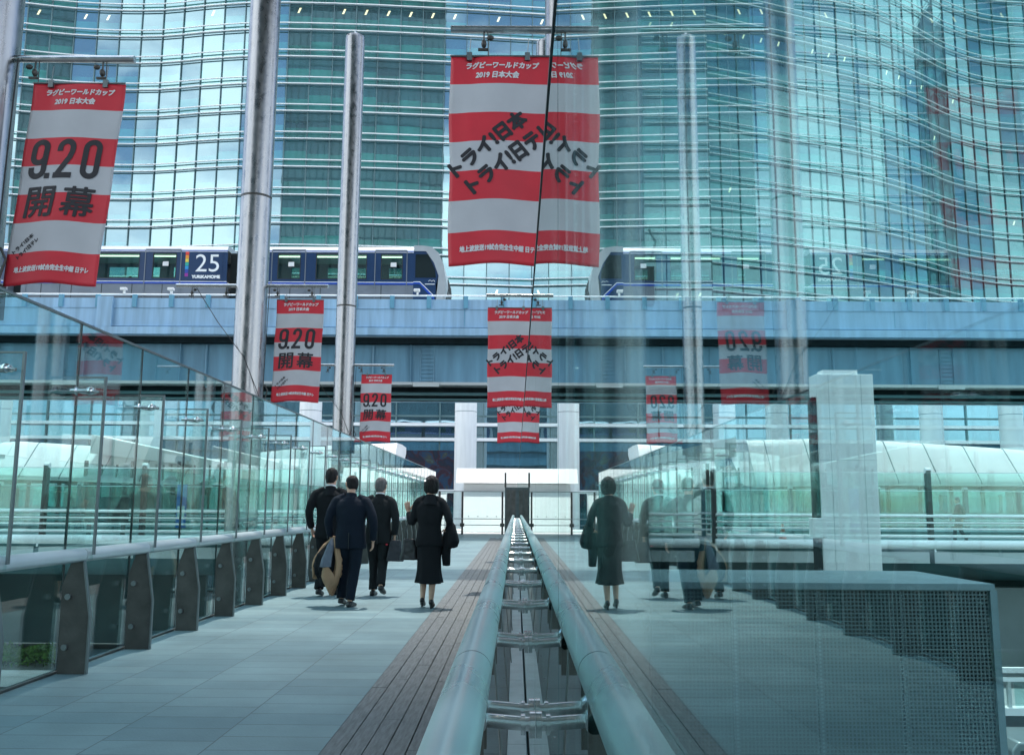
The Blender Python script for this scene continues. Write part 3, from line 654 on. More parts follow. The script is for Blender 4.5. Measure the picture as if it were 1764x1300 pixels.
# ------------------------------------------------------------------ glass towers
def sample(plan, step):
    """points every step metres along a smooth plan line"""
    P = [Vector((a, b_, 0)) for a, b_ in plan]; dense = []
    for i in range(len(P) - 1):
        p0, p1, p2, p3 = P[max(i - 1, 0)], P[i], P[i + 1], P[min(i + 2, len(P) - 1)]
        for k in range(24):
            t = k / 24; dense.append(.5 * ((2 * p1) + (p2 - p0) * t + (2 * p0 - 5 * p1 + 4 * p2 - p3) * t * t + (3 * p1 - p0 - 3 * p2 + p3) * t ** 3))
    dense.append(P[-1]); out = [dense[0]]; acc = 0
    for a, c in zip(dense, dense[1:]):
        d = (c - a).length
        while acc + d >= step:
            a = a + (c - a) * ((step - acc) / (c - a).length); out.append(a.copy()); d = (c - a).length; acc = 0
        acc += d
    return out
def set_attr(me, name, dom, vals):
    a = me.attributes.new(name, 'FLOAT', dom); a.data.foreach_set('value', vals)
def tower(t, plan, z0, z1, fh, bay, m, lit=(), seed=1, indiv=100, cx=0, louv=True, back=18, side=-1, lz=(.0, .92), lo=.45, lr=.095, flo=0):
    rn = random.Random(seed); P = sample(plan, bay); nf = int((z1 - z0) / fh)
    nrm = []
    for i in range(len(P)):
        d = (P[min(i + 1, len(P) - 1)] - P[max(i - 1, 0)]).normalized(); nrm.append(Vector((d.y, -d.x, 0)))
    cells = [(f, i) for f in range(nf) for i in range(len(P) - 1)]
    def pane(f, i):
        za, zb = z0 + f * fh + .16, z0 + (f + 1) * fh - .02; a, c = P[i], P[i + 1]; e = (c - a).normalized() * .05; n_ = (nrm[i] + nrm[i + 1]) / 2
        v = []
        for dd in (0, -.06):
            for p in (a + e, c - e):
                for z in (za, zb): q = p + n_ * dd; v.append((q.x, q.y, z))
        return v, [0, 1, 0, 1] * 2, [0, 0, 1, 1] * 2
    FQ = ((0, 2, 3, 1), (4, 5, 7, 6), (0, 1, 5, 4), (2, 6, 7, 3), (0, 4, 6, 2), (1, 3, 7, 5))
    def make(name, cs, parent):
        V, F, vv, uu, rr, ff = [], [], [], [], [], []
        for f, i in cs:
            a, b_, c = pane(f, i); n = len(V); V += a; vv += b_; uu += c; F += [tuple(n + k for k in q) for q in FQ]
            rr += [rn.random()] * 6; ff += [1.0 if (f in lit and rn.random() < .5) else (1.0 if rn.random() < .015 else 0.0)] * 6
        me = bpy.data.meshes.new(name); me.from_pydata(V, [], F)
        bb = bmesh.new(); bb.from_mesh(me); bmesh.ops.recalc_face_normals(bb, faces=bb.faces); bb.to_mesh(me); bb.free()
        set_attr(me, 'v', 'POINT', vv); set_attr(me, 'u', 'POINT', uu); set_attr(me, 'rnd', 'FACE', rr); set_attr(me, 'flr', 'FACE', ff)
        return link(name, me, m, parent)
    order = sorted(cells, key=lambda k: abs(P[k[1]].x - cx) / 6 + abs(z0 + k[0] * fh - 48) / 6)
    wall = MB(); ins = [p - n_ * .35 for p, n_ in zip(P, nrm)]
    for a, c in zip(range(len(P) - 1), range(1, len(P))):
        q = [(ins[a].x, ins[a].y), (ins[c].x, ins[c].y), (P[c].x - nrm[c].x * back, P[c].y - nrm[c].y * back), (P[a].x - nrm[a].x * back, P[a].y - nrm[a].y * back)]
        wall.prism(q, 'z', z0 - 8, z1)
    wall.build('wall', M['dark'], t)
    for k in order[:indiv]: make('window', [k], t)
    if order[indiv:]: tag(make('window', order[indiv:], t), kind='stuff')
    for i in range(len(P)):
        if i > 95: break
        p = P[i] + nrm[i] * .03; MB().box(p.x - .05, p.x + .05, p.y - .16, p.y + .12, z0, z1).build('mullion', M['mull'], t)
    for f in range(nf + 1):
        b = MB(); z = z0 + f * fh
        for a in range(len(P) - 1):
            q0, q1, q2, q3 = P[a] + nrm[a] * .02, P[a + 1] + nrm[a + 1] * .02, P[a + 1] - nrm[a + 1] * .3, P[a] - nrm[a] * .3
            b.prism([(q0.x, q0.y), (q1.x, q1.y), (q2.x, q2.y), (q3.x, q3.y)], 'z', z - .015, z + .155)
        b.build('floor_edge', M['mull'], t)
        if louv:
            for dz in lz:
                MB().tube([(p + n_ * lo + Vector((0, 0, z + dz))) for p, n_ in zip(P, nrm)], lr, 8).build('sunshade_tube', M['louvre'], t, smooth=50)
    return P, nrm
ta = thing('office_tower', (-24, 125, -6.5), 'huge teal glass office tower with paired white sunshade tubes filling the view above the train', 'tower', world=True)
tower(ta, [(-76, 113.0), (-69, 114.2), (-60, 116.0), (-50, 116.3), (-42, 115.0), (-34, 114.2), (-22, 114.6), (-8, 115.8), (6, 117.2), (18, 117.6), (27, 117.4)], 14.6, 92, 3.87, 3.02, M['tower_dark'], lit=(3, 13), seed=3, cx=-28)
tb = thing('office_tower', (55, 140, -6.5), 'teal office tower wing whose sunshade tubes sweep away behind the glass screen', 'tower', world=True)
tower(tb, [(25.3, 118.2), (37, 122.5), (51.4, 128.3), (62, 134.5), (71.4, 141.0), (82, 145.5), (95, 146), (112, 143), (124, 138)], 14.6, 104, 3.87, 3.0, M['tower_b'], lit=(13,), seed=5, cx=50)
tl = thing('office_tower', (-95, 128, -6.5), 'narrow strip of a green glass tower at the extreme edge behind the nearest mast', 'tower', world=True)
tower(tl, [(-118, 124), (-100, 121), (-86, 118), (-77.5, 115.4)], 14.6, 100, 3.87, 3.0, M['tower_b'], lit=(9, 11, 13), seed=8, cx=-80, indiv=40)
# glazed lobby storeys under the towers
lb = thing('lobby_building', (0, 92, -6.5), 'dark blue glazed lobby with white bands behind the big round columns', 'building', world=True)
tower(lb, [(-95, 82), (-50, 82), (0, 82), (50, 82), (110, 82)], -6.3, 15, 5.2, 4.0, M['lobby'], seed=11, cx=-8, louv=False, back=10, indiv=60)
for z in (7.05, 8.4): MB().box(-95, 108, 81.2, 81.8, z, z + .28).build('white_band', M['louvre'], lb)
MB().box(-95, 108, 81.5, 81.9, 2.4, 2.7).build('white_band', M['louvre'], lb)
MB().box(-11.5, -5.6, 81.6, 81.75, 1.2, 6.2).build('mural', M['mural'], lb)
MB().box(-95, 108, 81.9, 92, 15.02, 15.6).build('roof', M['soffit'], lb)
cols = thing('round_column', (0, 70, -6.5), '', 'column', 'white round columns under the tower')
MB().tube([(0, 0, 0), (0, 0, 15)], .86, 40).tube([(0, 0, 15.04), (0, 0, 21)], .86, 40).build('column_shaft', M['cream'], cols, smooth=40)
MB().tube([(0, 0, 14.98), (0, 0, 15.06)], .84, 40).build('joint_ring', M['soffit'], cols)
labs = {-3.95: 'white round tower column left of the smallest slogan banner', -16.1: 'white round tower column behind the mid-sized 9.20 banner', -28.5: 'white round tower column behind the balustrade, farther out', -40.5: 'outermost white round tower column behind the balustrade',
        8.1: 'white round tower column just beyond the glass screen', 20.3: 'white round tower column seen through the screen beside the white pillar', 32.3: 'white round tower column to the far side of the white pillar', 38.5: 'last white round tower column beyond the white pillar'}
for k, (x, lab) in enumerate(labs.items()):
    c = cols if k == 0 else copy_tree(cols); c.location = (x, 70, -6.5); c['label'] = lab
# unseen block added behind the viewer, dark for the tower's middle to mirror
bt = thing('added_office_block', (0, -120, -6.5), 'tall dark glazed office block added behind the viewer for the tower to mirror', 'building', world=True)
def box_tower(t, x0, x1, y, z1):
    MB().box(x0, x1, y - 30, y - .4, -6.4, z1).build('wall', M['dark'], t)
    for f in range(int(z1 / 8)):
        z = -6 + f * 8
        me = MB().box(x0, x1, y - .4, y, z + .6, z + 7.9).mesh('window_band'); nv, nf_ = len(me.vertices), len(me.polygons)
        zs = [v.co.z for v in me.vertices]
        set_attr(me, 'v', 'POINT', [(q - min(zs)) / 7.3 for q in zs]); set_attr(me, 'u', 'POINT', [0] * nv); set_attr(me, 'rnd', 'FACE', [random.random()] * nf_); set_attr(me, 'flr', 'FACE', [0] * nf_)
        link('window_band', me, M['back'], t)
        MB().box(x0, x1, y - .3, y + .25, z, z + .55).build('floor_band', M['mull2'], t)
    for k in range(40): x = x0 + (x1 - x0) * k / 39; MB().box(x - .2, x + .2, y, y + .2, -6, z1).build('mullion', M['mull2'], t)
M['mull2'] = mat('block_band', (.02, .06, .065), .7)
box_tower(bt, -96, 14, -120, 215)

# ------------------------------------------------------------------ added unseen shade slats above the frame; they dim the first metres
rf = thing('added_deck_shade', (-1, 4, 17), 'high slatted shade screen added out of view overhead to dim the near deck', 'roof', world=True)
b = MB(); y = -16.0
while y < 16.2:
    w = .133 if y < 11 else .133 * max(.12, 1 - (y - 11) / 5.0); b.box(-8, 9, y, y + w, 17.0, 17.05); y += .15
b.build('shade_slats', M['soffit'], rf)
b = MB(); y = 21.6
while y < 24.2: b.box(-8, 9, y, y + .085, 17.0, 17.05); y += .15
b.build('shade_slats', M['soffit'], rf)
for x in (-7.8, 8.8): MB().box(x - .15, x + .15, -16, 24.2, 16.6, 16.999).build('shade_beam', M['soffit'], rf)

# ------------------------------------------------------------------ cross footbridge, both sides of the deck
PB = 33.0
def footbridge(x0, x1, label, seed):
    t = thing('cross_footbridge', ((x0 + x1) / 2, PB, -6.5), label, 'footbridge', world=True)
    MB().box(x0, x1, PB + .1, 41.5, -.12, 0).build('walkway', M['paving'], t)
    sof = [(PB - .02, -.16), (41.5, -.16), (41.5, -1.7), (39, -1.7), (36, -1.45), (34.2, -.95), (PB + .25, -.42)]
    MB().prism(sof, 'x', x0, x1).build('soffit', M['soffit'], t, smooth=30)
    n = int((x1 - x0) / 3.6); st = (x1 - x0) / n
    for k in range(n):
        a = x0 + k * st
        MB().tube([(a + .006, PB, .0), (a + st - .006, PB, .0)], .165, 18).build('edge_tube', M['white'], t, smooth=40)
        MB().box(a + .03, a + st - .16, PB + .03, PB + .05, -.66, -.26).build('mesh_panel', M['mesh'], t)
        MB().tube([(a + .02, PB - .09, -.25), (a + .02, PB - .02, -.10)], .03, 6).build('clamp', M['louvre'], t)
    for row, (yy, zt) in enumerate(((PB + .22, 2.72), (40.9, 2.2))):
        for k in range(n + 1):
            x = x0 + k * st + .02 + row * 1.2
            if x > x1: continue
            p = MB().box(x - .08, x + .08, yy - .10, yy + .10, .001, zt - .06).build('post', M['dsteel'] if row == 0 else M['soffit'], t)
            MB().tube([(x - .10, yy, zt - .05), (x + .10, yy, zt - .05)], .10, 12).build('post_cap', M['white'], p, smooth=50)
        for k in range(n):
            a = x0 + k * st + row * 1.2
            MB().box(a + .12, min(a + st - .1, x1), yy + .03, yy + .05, .12, zt - .15).build('glass_pane', M['glass'], t)
        MB().box(x0, x1, yy + .02, yy + .06, zt - .15, zt - .11).build('top_rail', M['louvre'], t)
        for z, rr in ((1.02, .05), (.78, .032), (.56, .032), (.30, .05)):
            MB().tube([(x0 + .05, yy - .14, z), (x1, yy - .14, z)], rr, 8).build('rail', M['white'], t, smooth=50)
    return t
fbr = footbridge(7.2, 50.4, 'white edged cross footbridge with railings seen through the glass screen, beside the white pillar', 1)
fbl = footbridge(-50, -6.4, 'white edged cross footbridge with railings seen through the left balustrade', 2)
fbm = footbridge(.9, 6.6, 'short footbridge span with a grey rail edge just beyond the glass screen', 3)
tag(MB().box(-60, 60, 41.52, 52, -.35, -.02).build('plaza', M['paving']), kind='structure')

# ------------------------------------------------------------------ white wall at the end of the deck
ew = thing('end_wall', (-.5, 46.5, 0), 'bright white flared wall closing the end of the deck', 'wall', world=True)
def slanted(x0, x1, y, z0, z1, lean, d=.4):  # backward lean added so the near faces catch the high sun
    return MB().prism([(y, z0), (y + lean, z1), (y + lean + d, z1), (y + lean + d, z0)], 'x', x0, x1)
slanted(-2.75, 1.75, 45.5, .0, 2.45, 2.2).build('wall', M['cladding'], ew)
slanted(-3.15, 2.05, 47.3, 2.46, 3.25, .75, .3).build('coping', M['cladding'], ew)
b = MB()
for k in range(9): b.ball((-2.4 + k * .47, 45.5 + .66, .76), .024, 8, 5)
b.build('fixing', M['soffit'], ew)
for (x0, x1, lab) in ((-10, -3.6, 'low sloping white wall behind the woman, left of the flared end wall'), (2.4, 6.0, 'low sloping white wall beyond the end of the glass screen')):
    t = thing('low_wall', ((x0 + x1) / 2, 45, 0), lab, 'wall', world=True)
    slanted(x0, x1, 45.2, 0, 1.85, 1.7).build('wall', M['cladding'], t); MB().box(x0, x1, 46.95, 47.4, 1.852, 1.95).build('coping', M['white'], t)
eb = thing('end_balustrade', (-1.5, 41.6, 0), 'thin glass balustrade with steel posts in front of the white end wall', 'balustrade', world=True)
for x in (-3.5, -2.45, -.62, .75): MB().box(x - .045, x + .045, 41.55, 41.65, .003, 1.95).box(x - .1, x + .1, 41.5, 41.55, .35, .50).build('post', M['dsteel'], eb)
for a, c in ((-3.5, -2.45), (-2.45, -.62), (-.62, .75)): MB().box(a + .06, c - .06, 41.59, 41.605, .10, 1.92).build('glass_pane', M['fin'], eb)
for z in (.42, .70, 1.935): MB().tube([(-3.5, 41.54, z), (.75, 41.54, z)], .018, 8).build('rail', M['alu'], eb)

# ------------------------------------------------------------------ station canopies
def canopy(pts, y, label, leg=()):
    t = thing('station_canopy', (sum(p[0] for p in pts) / len(pts), y + 3, -6.5), label, 'canopy', world=True)
    rings = []; cprof = ((0, 0), (.02, .07), (.40, .28), (.75, .47), (1.10, .66), (1.45, .85), (1.68, .965), (1.9, 1), (4, 1.02), (6, 1.0))
    for x, zb, zt in pts:
        n = 9; prof = []
        for k in range(n + 1):
            q = cprof[k]; prof.append((x, y + q[0], zb + (zt - zb) * q[1]))
        prof += [(x, y + 6, zt - .35), (x, y + 2.6, zb + .1), (x, y + .35, zb - .06)]
        rings.append(prof)
    MB().loft(rings).build('roof_shell', M['cladding'], t, smooth=35)
    MB().tube([(x, y + .05, zb) for x, zb, zt in pts], .07, 8).build('eaves_rail', M['louvre'], t)
    xx = pts[0][0] + .9
    while xx < pts[-1][0]:
        i = max(k for k in range(len(pts) - 1) if pts[k][0] <= xx); f = (xx - pts[i][0]) / (pts[i + 1][0] - pts[i][0]); zb, zt = (pts[i][k] + (pts[i + 1][k] - pts[i][k]) * f for k in (1, 2))
        MB().tube([(xx, y + q[0] - .004, zb + (zt - zb) * q[1] + .006) for q in cprof], .022, 5).build('seam', M['soffit'], t); xx += 2.1
    MB().box(pts[0][0], pts[-1][0], y + 4.6, y + 4.9, -6.4, 2.6).build('back_wall', M['soffit'], t)
    x = pts[0][0] + 1.5; k = 0
    while x < pts[-1][0] and k < 60:
        MB().box(x - .06, x + .06, y + 4.45, y + 4.6, -.3, 2.5).build('mullion', M['dsteel'], t)
        me = MB().box(x + .1, x + 1.6, y + 4.5, y + 4.56, .05, 2.4).mesh('window')
        nv, nf_ = len(me.vertices), len(me.polygons)
        set_attr(me, 'v', 'POINT', [(v.co.z) / 2.5 for v in me.vertices]); set_attr(me, 'u', 'POINT', [0] * nv); set_attr(me, 'rnd', 'FACE', [random.random()] * nf_); set_attr(me, 'flr', 'FACE', [0] * nf_)
        link('window', me, M['lobby'], t); x += 1.75; k += 1
    return t
canopy([(12.2, 2.35, 4.8), (17, 2.5, 4.95), (25, 2.5, 4.5), (36, 2.4, 3.7), (52, 2.3, 3.0)], 46, 'long white curved station canopy beyond the glass screen, behind the white pillar')
canopy([(-52, 2.3, 3.0), (-38, 2.5, 3.9), (-27, 2.6, 4.6), (-20, 2.4, 4.2), (-17.4, 2.3, 3.4)], 47, 'white curved station canopy behind the left balustrade, under the far masts')
canopy([(-14.5, 2.2, 4.1), (-11, 2.2, 4.5), (-6.6, 2.1, 4.7)], 48, 'short white canopy behind the walking men')

# ------------------------------------------------------------------ white pillar, box, cone
wp = thing('white_pillar', (9.93, 27.3, -6.5), 'tall white slab pillar standing beyond the glass screen', 'pillar', world=True)
MB().box(9.06, 10.78, 27.0, 27.7, -2.6, 5.30).build('shaft', M['cream'], wp, bevel=.02)
MB().box(9.30, 10.35, 27.1, 27.6, 5.301, 5.44).build('cap', M['white'], wp)
b = MB()
for x in (9.42, 10.40): b.box(x - .006, x + .006, 26.992, 27.0005, -2.6, 5.29)
for z in (2.7,): b.box(9.07, 10.77, 26.993, 27.0005, z, z + .012)
b.build('panel_joint', M['mesh'], wp)
MB().box(8.93, 9.05, 27.05, 27.5, -2.6, 4.6).build('dark_duct', M['dark'], wp)
bx = thing('meter_box', (8.85, 26.8, .4), 'small white meter box fixed left of the white pillar', 'box', world=True)
MB().box(8.66, 9.10, 26.72, 26.99, .42, 1.0).build('box_body', M['white'], bx, bevel=.015); MB().box(8.70, 9.06, 26.708, 26.719, .46, .96).build('box_door', M['cream'], bx)
cn = thing('traffic_cone', (9.9, 33.9, 0), 'small orange traffic cone standing on the footbridge beyond the screen', 'cone')
MB().loft([[(r_ * math.cos(2 * PI * k / 16), r_ * math.sin(2 * PI * k / 16), z) for k in range(16)] for r_, z in ((.16, .03), (.12, .25), (.05, .62), (.035, .70))]).build('cone_body', M['cone'], cn, smooth=40)
MB().box(-.19, .19, -.19, .19, 0, .03).build('cone_base', M['cone'], cn); MB().tube([(0, 0, .33), (0, 0, .45)], [.105, .082], 16).build('reflective_band', M['white'], cn)

# ------------------------------------------------------------------ perforated steel box beyond the screen
pb = thing('perforated_box', (2.6, 8.6, -6.5), 'large dark perforated steel box close beyond the glass screen', 'enclosure', world=True)
MB().box(1.15, 4.10, 8.0, 8.012, -5.0, .60).build('perforated_panel', M['perf'], pb)
MB().box(4.088, 4.10, 8.013, 9.5, -5.0, .60).build('perforated_panel', M['ledge'], pb)
MB().box(1.10, 4.14, 7.97, 9.55, .601, .655).build('ledge', M['ledge'], pb)
MB().box(4.10, 4.16, 7.975, 8.05, -5, .60).box(1.10, 1.149, 7.975, 8.05, -5, .60).build('corner_post', M['ledge'], pb)
MB().box(1.2, 4.05, 8.6, 9.4, -5, .55).build('inner_casing', M['upstand'], pb)
b = MB()
for x in (1.9, 2.62, 3.35): b.box(x - .02, x + .02, 8.02, 8.06, -5, .58)
b.build('stiffener', M['ledge'], pb)

# ------------------------------------------------------------------ lower level: walls, hedges, rail, van
rw = thing('ramp_wall', (25, 35, -6.5), 'plain grey concrete ramp wall below the footbridge, beyond the perforated box', 'wall', world=True)
MB().box(8, 60, 35.6, 36.2, -6.4, -1.72).build('wall', M['concrete'], rw)
b = MB()
for x in range(12, 60, 4): b.box(x - .012, x + .012, 35.592, 35.6005, -6.3, -1.75)
b.build('wall_joint', M['dsteel'], rw)
def hedge(x0, x1, y, z, h, label, n):
    t = thing('hedge', ((x0 + x1) / 2, y, z), label, 'hedge', world=True)
    V, F = [], []
    for _ in range(n):
        c = Vector((random.uniform(x0, x1), y + random.gauss(0, .32), z + h * random.random() ** .6)); c.z += .08 * math.sin(c.x * 3)
        a = Vector((random.gauss(0, 1), random.gauss(0, 1), random.gauss(0, 1))).normalized(); q = a.orthogonal().normalized(); s_ = random.uniform(.05, .11)
        k = len(V); V += [c - a * s_, c + q * s_ * .5, c + a * s_, c - q * s_ * .5]; F.append((k, k + 1, k + 2, k + 3))
    me = bpy.data.meshes.new('foliage'); me.from_pydata(V, [], F); link('foliage', me, M['leaf'], t)
    b = MB(); x = x0
    while x < x1: b.tube([(x, y, z - .1), (x + random.uniform(-.1, .1), y + random.uniform(-.15, .15), z + h * .8)], .02, 5); x += .35
    b.build('stems', M['leafd'], t)
    return t
hedge(22, 40, 34.6, -4.1, .9, 'clipped green hedge on the planter beyond the perforated box', 9000)
pw = thing('planter', (28, 34.3, -6.5), 'grey concrete planter holding the hedge beyond the perforated box', 'planter', world=True)
MB().box(20, 46, 33.6, 35.5, -6.4, -4.2).build('planter_body', M['concrete'], pw); MB().box(20, 46, 33.5, 33.59, -4.5, -4.25).build('rim', M['soffit'], pw)
hedge(-33, -19, 40.2, -5.6, .75, 'low bright green hedge at street level under the left balustrade', 9000)
p2 = thing('planter', (-26, 40.4, -6.5), 'long pale street planter holding the low hedge on the left', 'planter', world=True)
MB().box(-34, -18, 39.4, 41.2, -6.4, -5.7).build('planter_body', M['paving'], p2); MB().box(-34, -18, 39.3, 39.39, -5.95, -5.7).build('rim', M['white'], p2)
tag(MB().box(-60, -10, 26, 39.2, -6.499, -6.47).build('pavement', M['paving']), kind='structure')
lr = thing('street_guardrail', (16, 26, -6.5), 'white edged lower walkway guardrail with glass, beside the perforated box', 'guardrail', world=True)
MB().box(11, 30, 26.0, 26.15, -3.22, -3.08).box(11, 30, 26.02, 26.12, -3.45, -3.35).build('rail', M['white'], lr)
MB().box(11, 30, 25.95, 26.3, -4.35, -4.15).build('edge_beam', M['white'], lr)
for k in range(9): MB().box(11.5 + k * 2.2, 11.6 + k * 2.2, 26.05, 26.14, -4.15, -3.46).build('post', M['alu'], lr)
for k in range(8): MB().box(11.7 + k * 2.2, 13.6 + k * 2.2, 26.07, 26.085, -4.12, -3.48).build('glass_pane', M['glass'], lr)
MB().box(11, 30, 26.3, 29, -4.35, -4.2).build('walkway', M['concrete'], lr)
for x in (13, 22, 29): MB().box(x - .2, x + .2, 27, 27.4, -6.45, -4.36).build('support', M['concrete'], lr)
vn = thing('parked_van', (14.9, 24.6, -6.46), 'grey van parked at street level, half hidden by the perforated box', 'van')
prof = [(-2.4, .35), (-2.4, 1.75), (-2.2, 1.95), (.7, 1.93), (1.35, 1.25), (2.15, .98), (2.32, .75), (2.32, .35), (1.9, .35), (1.83, .55), (1.6, .68), (1.36, .68), (1.13, .55), (1.06, .35), (-1.2, .35), (-1.27, .55), (-1.5, .68), (-1.74, .68), (-1.97, .55), (-2.04, .35)]
MB().prism(prof, 'y', -.85, .85).build('body', M['van'], vn, smooth=30, bevel=.05)
MB().prism([(-.55, 1.2), (-.55, 1.75), (.62, 1.75), (1.1, 1.27), (1.1, 1.2)], 'y', -.87, -.853).build('side_window', M['darkglass'], vn)
MB().prism([(-2.2, 1.2), (-2.2, 1.75), (-.7, 1.75), (-.7, 1.2)], 'y', -.87, -.853).build('side_window', M['darkglass'], vn)
MB().prism([(.80, 1.86), (1.38, 1.27), (1.41, 1.29), (.83, 1.88)], 'y', -.72, .72).build('windscreen', M['darkglass'], vn)
for x in (-1.62, 1.48):
    for s_ in (-1, 1):
        w = MB().tube([(x, s_ * .84, .31), (x, s_ * .62, .31)], .31, 22).build('wheel', M['tyre'], vn, smooth=40); MB().tube([(x, s_ * .855, .31), (x, s_ * .83, .31)], .19, 16).build('rim', M['alu'], w)
for s_ in (-1, 1): MB().ball((2.24, s_ * .62, .82), (.09, .16, .09)).build('headlight', M['white'], vn, smooth=60)
MB().box(.95, 1.02, -1.02, -.86, 1.22, 1.38).build('mirror', M['van'], vn, bevel=.02)

# ------------------------------------------------------------------ people
V3 = Vector
def ell(c, rx, ry, n=28, p=2.3, rz=0):
    out = []
    for k in range(n):
        a = 2 * PI * k / n; ca, sa = math.cos(a), math.sin(a)
        x = rx * math.copysign(abs(ca) ** (2 / p), ca); y = ry * math.copysign(abs(sa) ** (2 / p), sa)
        out.append((c[0] + x * math.cos(rz) - y * math.sin(rz), c[1] + x * math.sin(rz) + y * math.cos(rz), c[2]))
    return out
def spline(pts, n=6):
    P = [V3(p) for p in pts]; out = []
    for i in range(len(P) - 1):
        p0, p1, p2, p3 = P[max(i - 1, 0)], P[i], P[i + 1], P[min(i + 2, len(P) - 1)]
        for k in range(n):
            t = k / n; out.append(.5 * ((2 * p1) + (p2 - p0) * t + (2 * p0 - 5 * p1 + 4 * p2 - p3) * t * t + (3 * p1 - p0 - 3 * p2 + p3) * t ** 3))
    return out + [P[-1]]
def limb(b, pts, rad, n=5, k=16):
    P = spline(pts, n); r = []
    for i in range(len(P)):
        f = i / n; a = min(int(f), len(rad) - 2); r.append(rad[a] + (rad[a + 1] - rad[a]) * (f - a))
    b.tube(P, r, k)
def hand(b, wrist, along, palm, thumb, curl=.6, spread=.05, s=1.0):
    """palm with five separate fingers of different lengths; along: wrist to knuckles, palm: side the palm faces, thumb: side the thumb leaves from"""
    w, a, pn = V3(wrist), V3(along).normalized(), V3(palm).normalized(); pn = (pn - a * pn.dot(a)).normalized(); th = a.cross(pn); th = th if th.dot(V3(thumb)) > 0 else -th
    L_ = .088 * s
    b.tube([w - a * .03, w + a * .005], [(.024 * s, .019 * s)] * 2, 12)
    rings = []
    for t, hw, hh in ((-.01, .024, .017), (.03, .034, .016), (.06, .041, .015), (.088, .040, .012)):
        c = w + a * t * s; rings.append([c + th * (hw * s * math.cos(2 * PI * k / 14)) + pn * (hh * s * math.sin(2 * PI * k / 14)) for k in range(14)])
    b.loft(rings)
    for off, ln in ((.030, .068), (.010, .077), (-.011, .071), (-.031, .055)):
        p = w + a * (L_ - .008) + th * off * s; d = (a + th * off * spread * 22).normalized(); pts = [p]; g = curl * .55
        for seg in (.45, .31, .24):
            d2 = (d * math.cos(g) + pn * math.sin(g)).normalized(); p = p + d2 * ln * seg * s; pts.append(p); d = d2; g = curl * .8
        b.tube(pts, [.0098 * s, .0092 * s, .0085 * s, .0068 * s], 10)
    p = w + a * .018 * s + th * .026 * s; d = (a * .65 + th * .75 + pn * .25).normalized(); p1 = p + d * .036 * s; d2 = (a * .85 + th * .3 + pn * (.2 + .4 * curl)).normalized(); p2_ = p1 + d2 * .030 * s
    b.tube([p, p1, p2_, p2_ + d2 * .020 * s], [.0135 * s, .0115 * s, .0105 * s, .007 * s], 10)
def head_mesh(b, c, s=1.0, yaw=0.0, nod=0.0):
    """c: head centre; faces +Y before yaw"""
    Rm = Matrix.Rotation(yaw, 3, 'Z') @ Matrix.Rotation(-nod, 3, 'X'); c = V3(c)
    tmp = MB()
    rings = []
    for z, rx, ry, y in ((-.118, .020, .022, .050), (-.108, .042, .048, .038), (-.085, .056, .072, .016), (-.05, .064, .086, .004), (-.01, .071, .094, -.004), (.03, .075, .097, -.008), (.065, .072, .090, -.010), (.092, .058, .070, -.010), (.110, .034, .042, -.010), (.117, .010, .012, -.010)):
        rings.append(ell((0, y, z), rx * s, ry * s, 24, 2.1)); rings[-1] = [(q[0], q[1], z * s) for q in rings[-1]]
    tmp.loft(rings)
    tmp.tube([(0, .086 * s, .018 * s), (0, .104 * s, -.018 * s), (0, .098 * s, -.034 * s)], [.008 * s, .014 * s, .012 * s], 8)             # nose
    tmp.tube([(-.022 * s, .080 * s, -.062 * s), (0, .090 * s, -.060 * s), (.022 * s, .080 * s, -.062 * s)], .007 * s, 8)                     # mouth
    for q in (-1, 1):
        tmp.ball((q * .030 * s, .078 * s, .008 * s), (.014 * s, .012 * s, .009 * s), 10, 6)                                                     # eye
        tmp.tube([(q * .073 * s, -.004, .022 * s), (q * .084 * s, -.016 * s, .018 * s), (q * .085 * s, -.016 * s, -.008 * s), (q * .074 * s, 0, -.036 * s)], [.009 * s, .012 * s, .011 * s, .008 * s], 8)   # ear
    b_n = len(b.v); b.v += [tuple(c + Rm @ V3(q)) for q in tmp.v]
    for q in tmp.f: b.face(*[b_n + i for i in q])
    return Rm
def shoe(name, toe, heel, h, m, t, heelh=.0, w=.046):
    """a closed shoe from heel to toe points on the ground (tilted when the heel is lifted)"""
    a, c = V3(heel), V3(toe); d = (c - a); L_ = d.length; d.normalize(); side = V3((d.y, -d.x, 0)).normalized(); up = side.cross(d); up = up if up.z > 0 else -up
    rings = []
    for f, ww, hh in ((-.02, .5, .45), (.0, .74, .80), (.12, .82, 1.0), (.32, .80, 1.02), (.5, .90, .78), (.72, 1.0, .58), (.9, .78, .46), (.99, .40, .34), (1.01, .12, .2)):
        p = a + d * L_ * f; r = []
        for k in range(16):
            an = 2 * PI * k / 16; x = math.cos(an) * w * ww; z = (math.sin(an) * .5 + .5) * h * hh
            if math.sin(an) < 0: z *= .5
            r.append(p + side * x + up * z)
        rings.append(r)
    b = MB().loft(rings)
    if heelh: b.tube([a + d * .03 + up * .03, a + d * .02 - V3((0, 0, heelh))], [.022, .012], 10)
    return b.build(name, m, t, smooth=70)
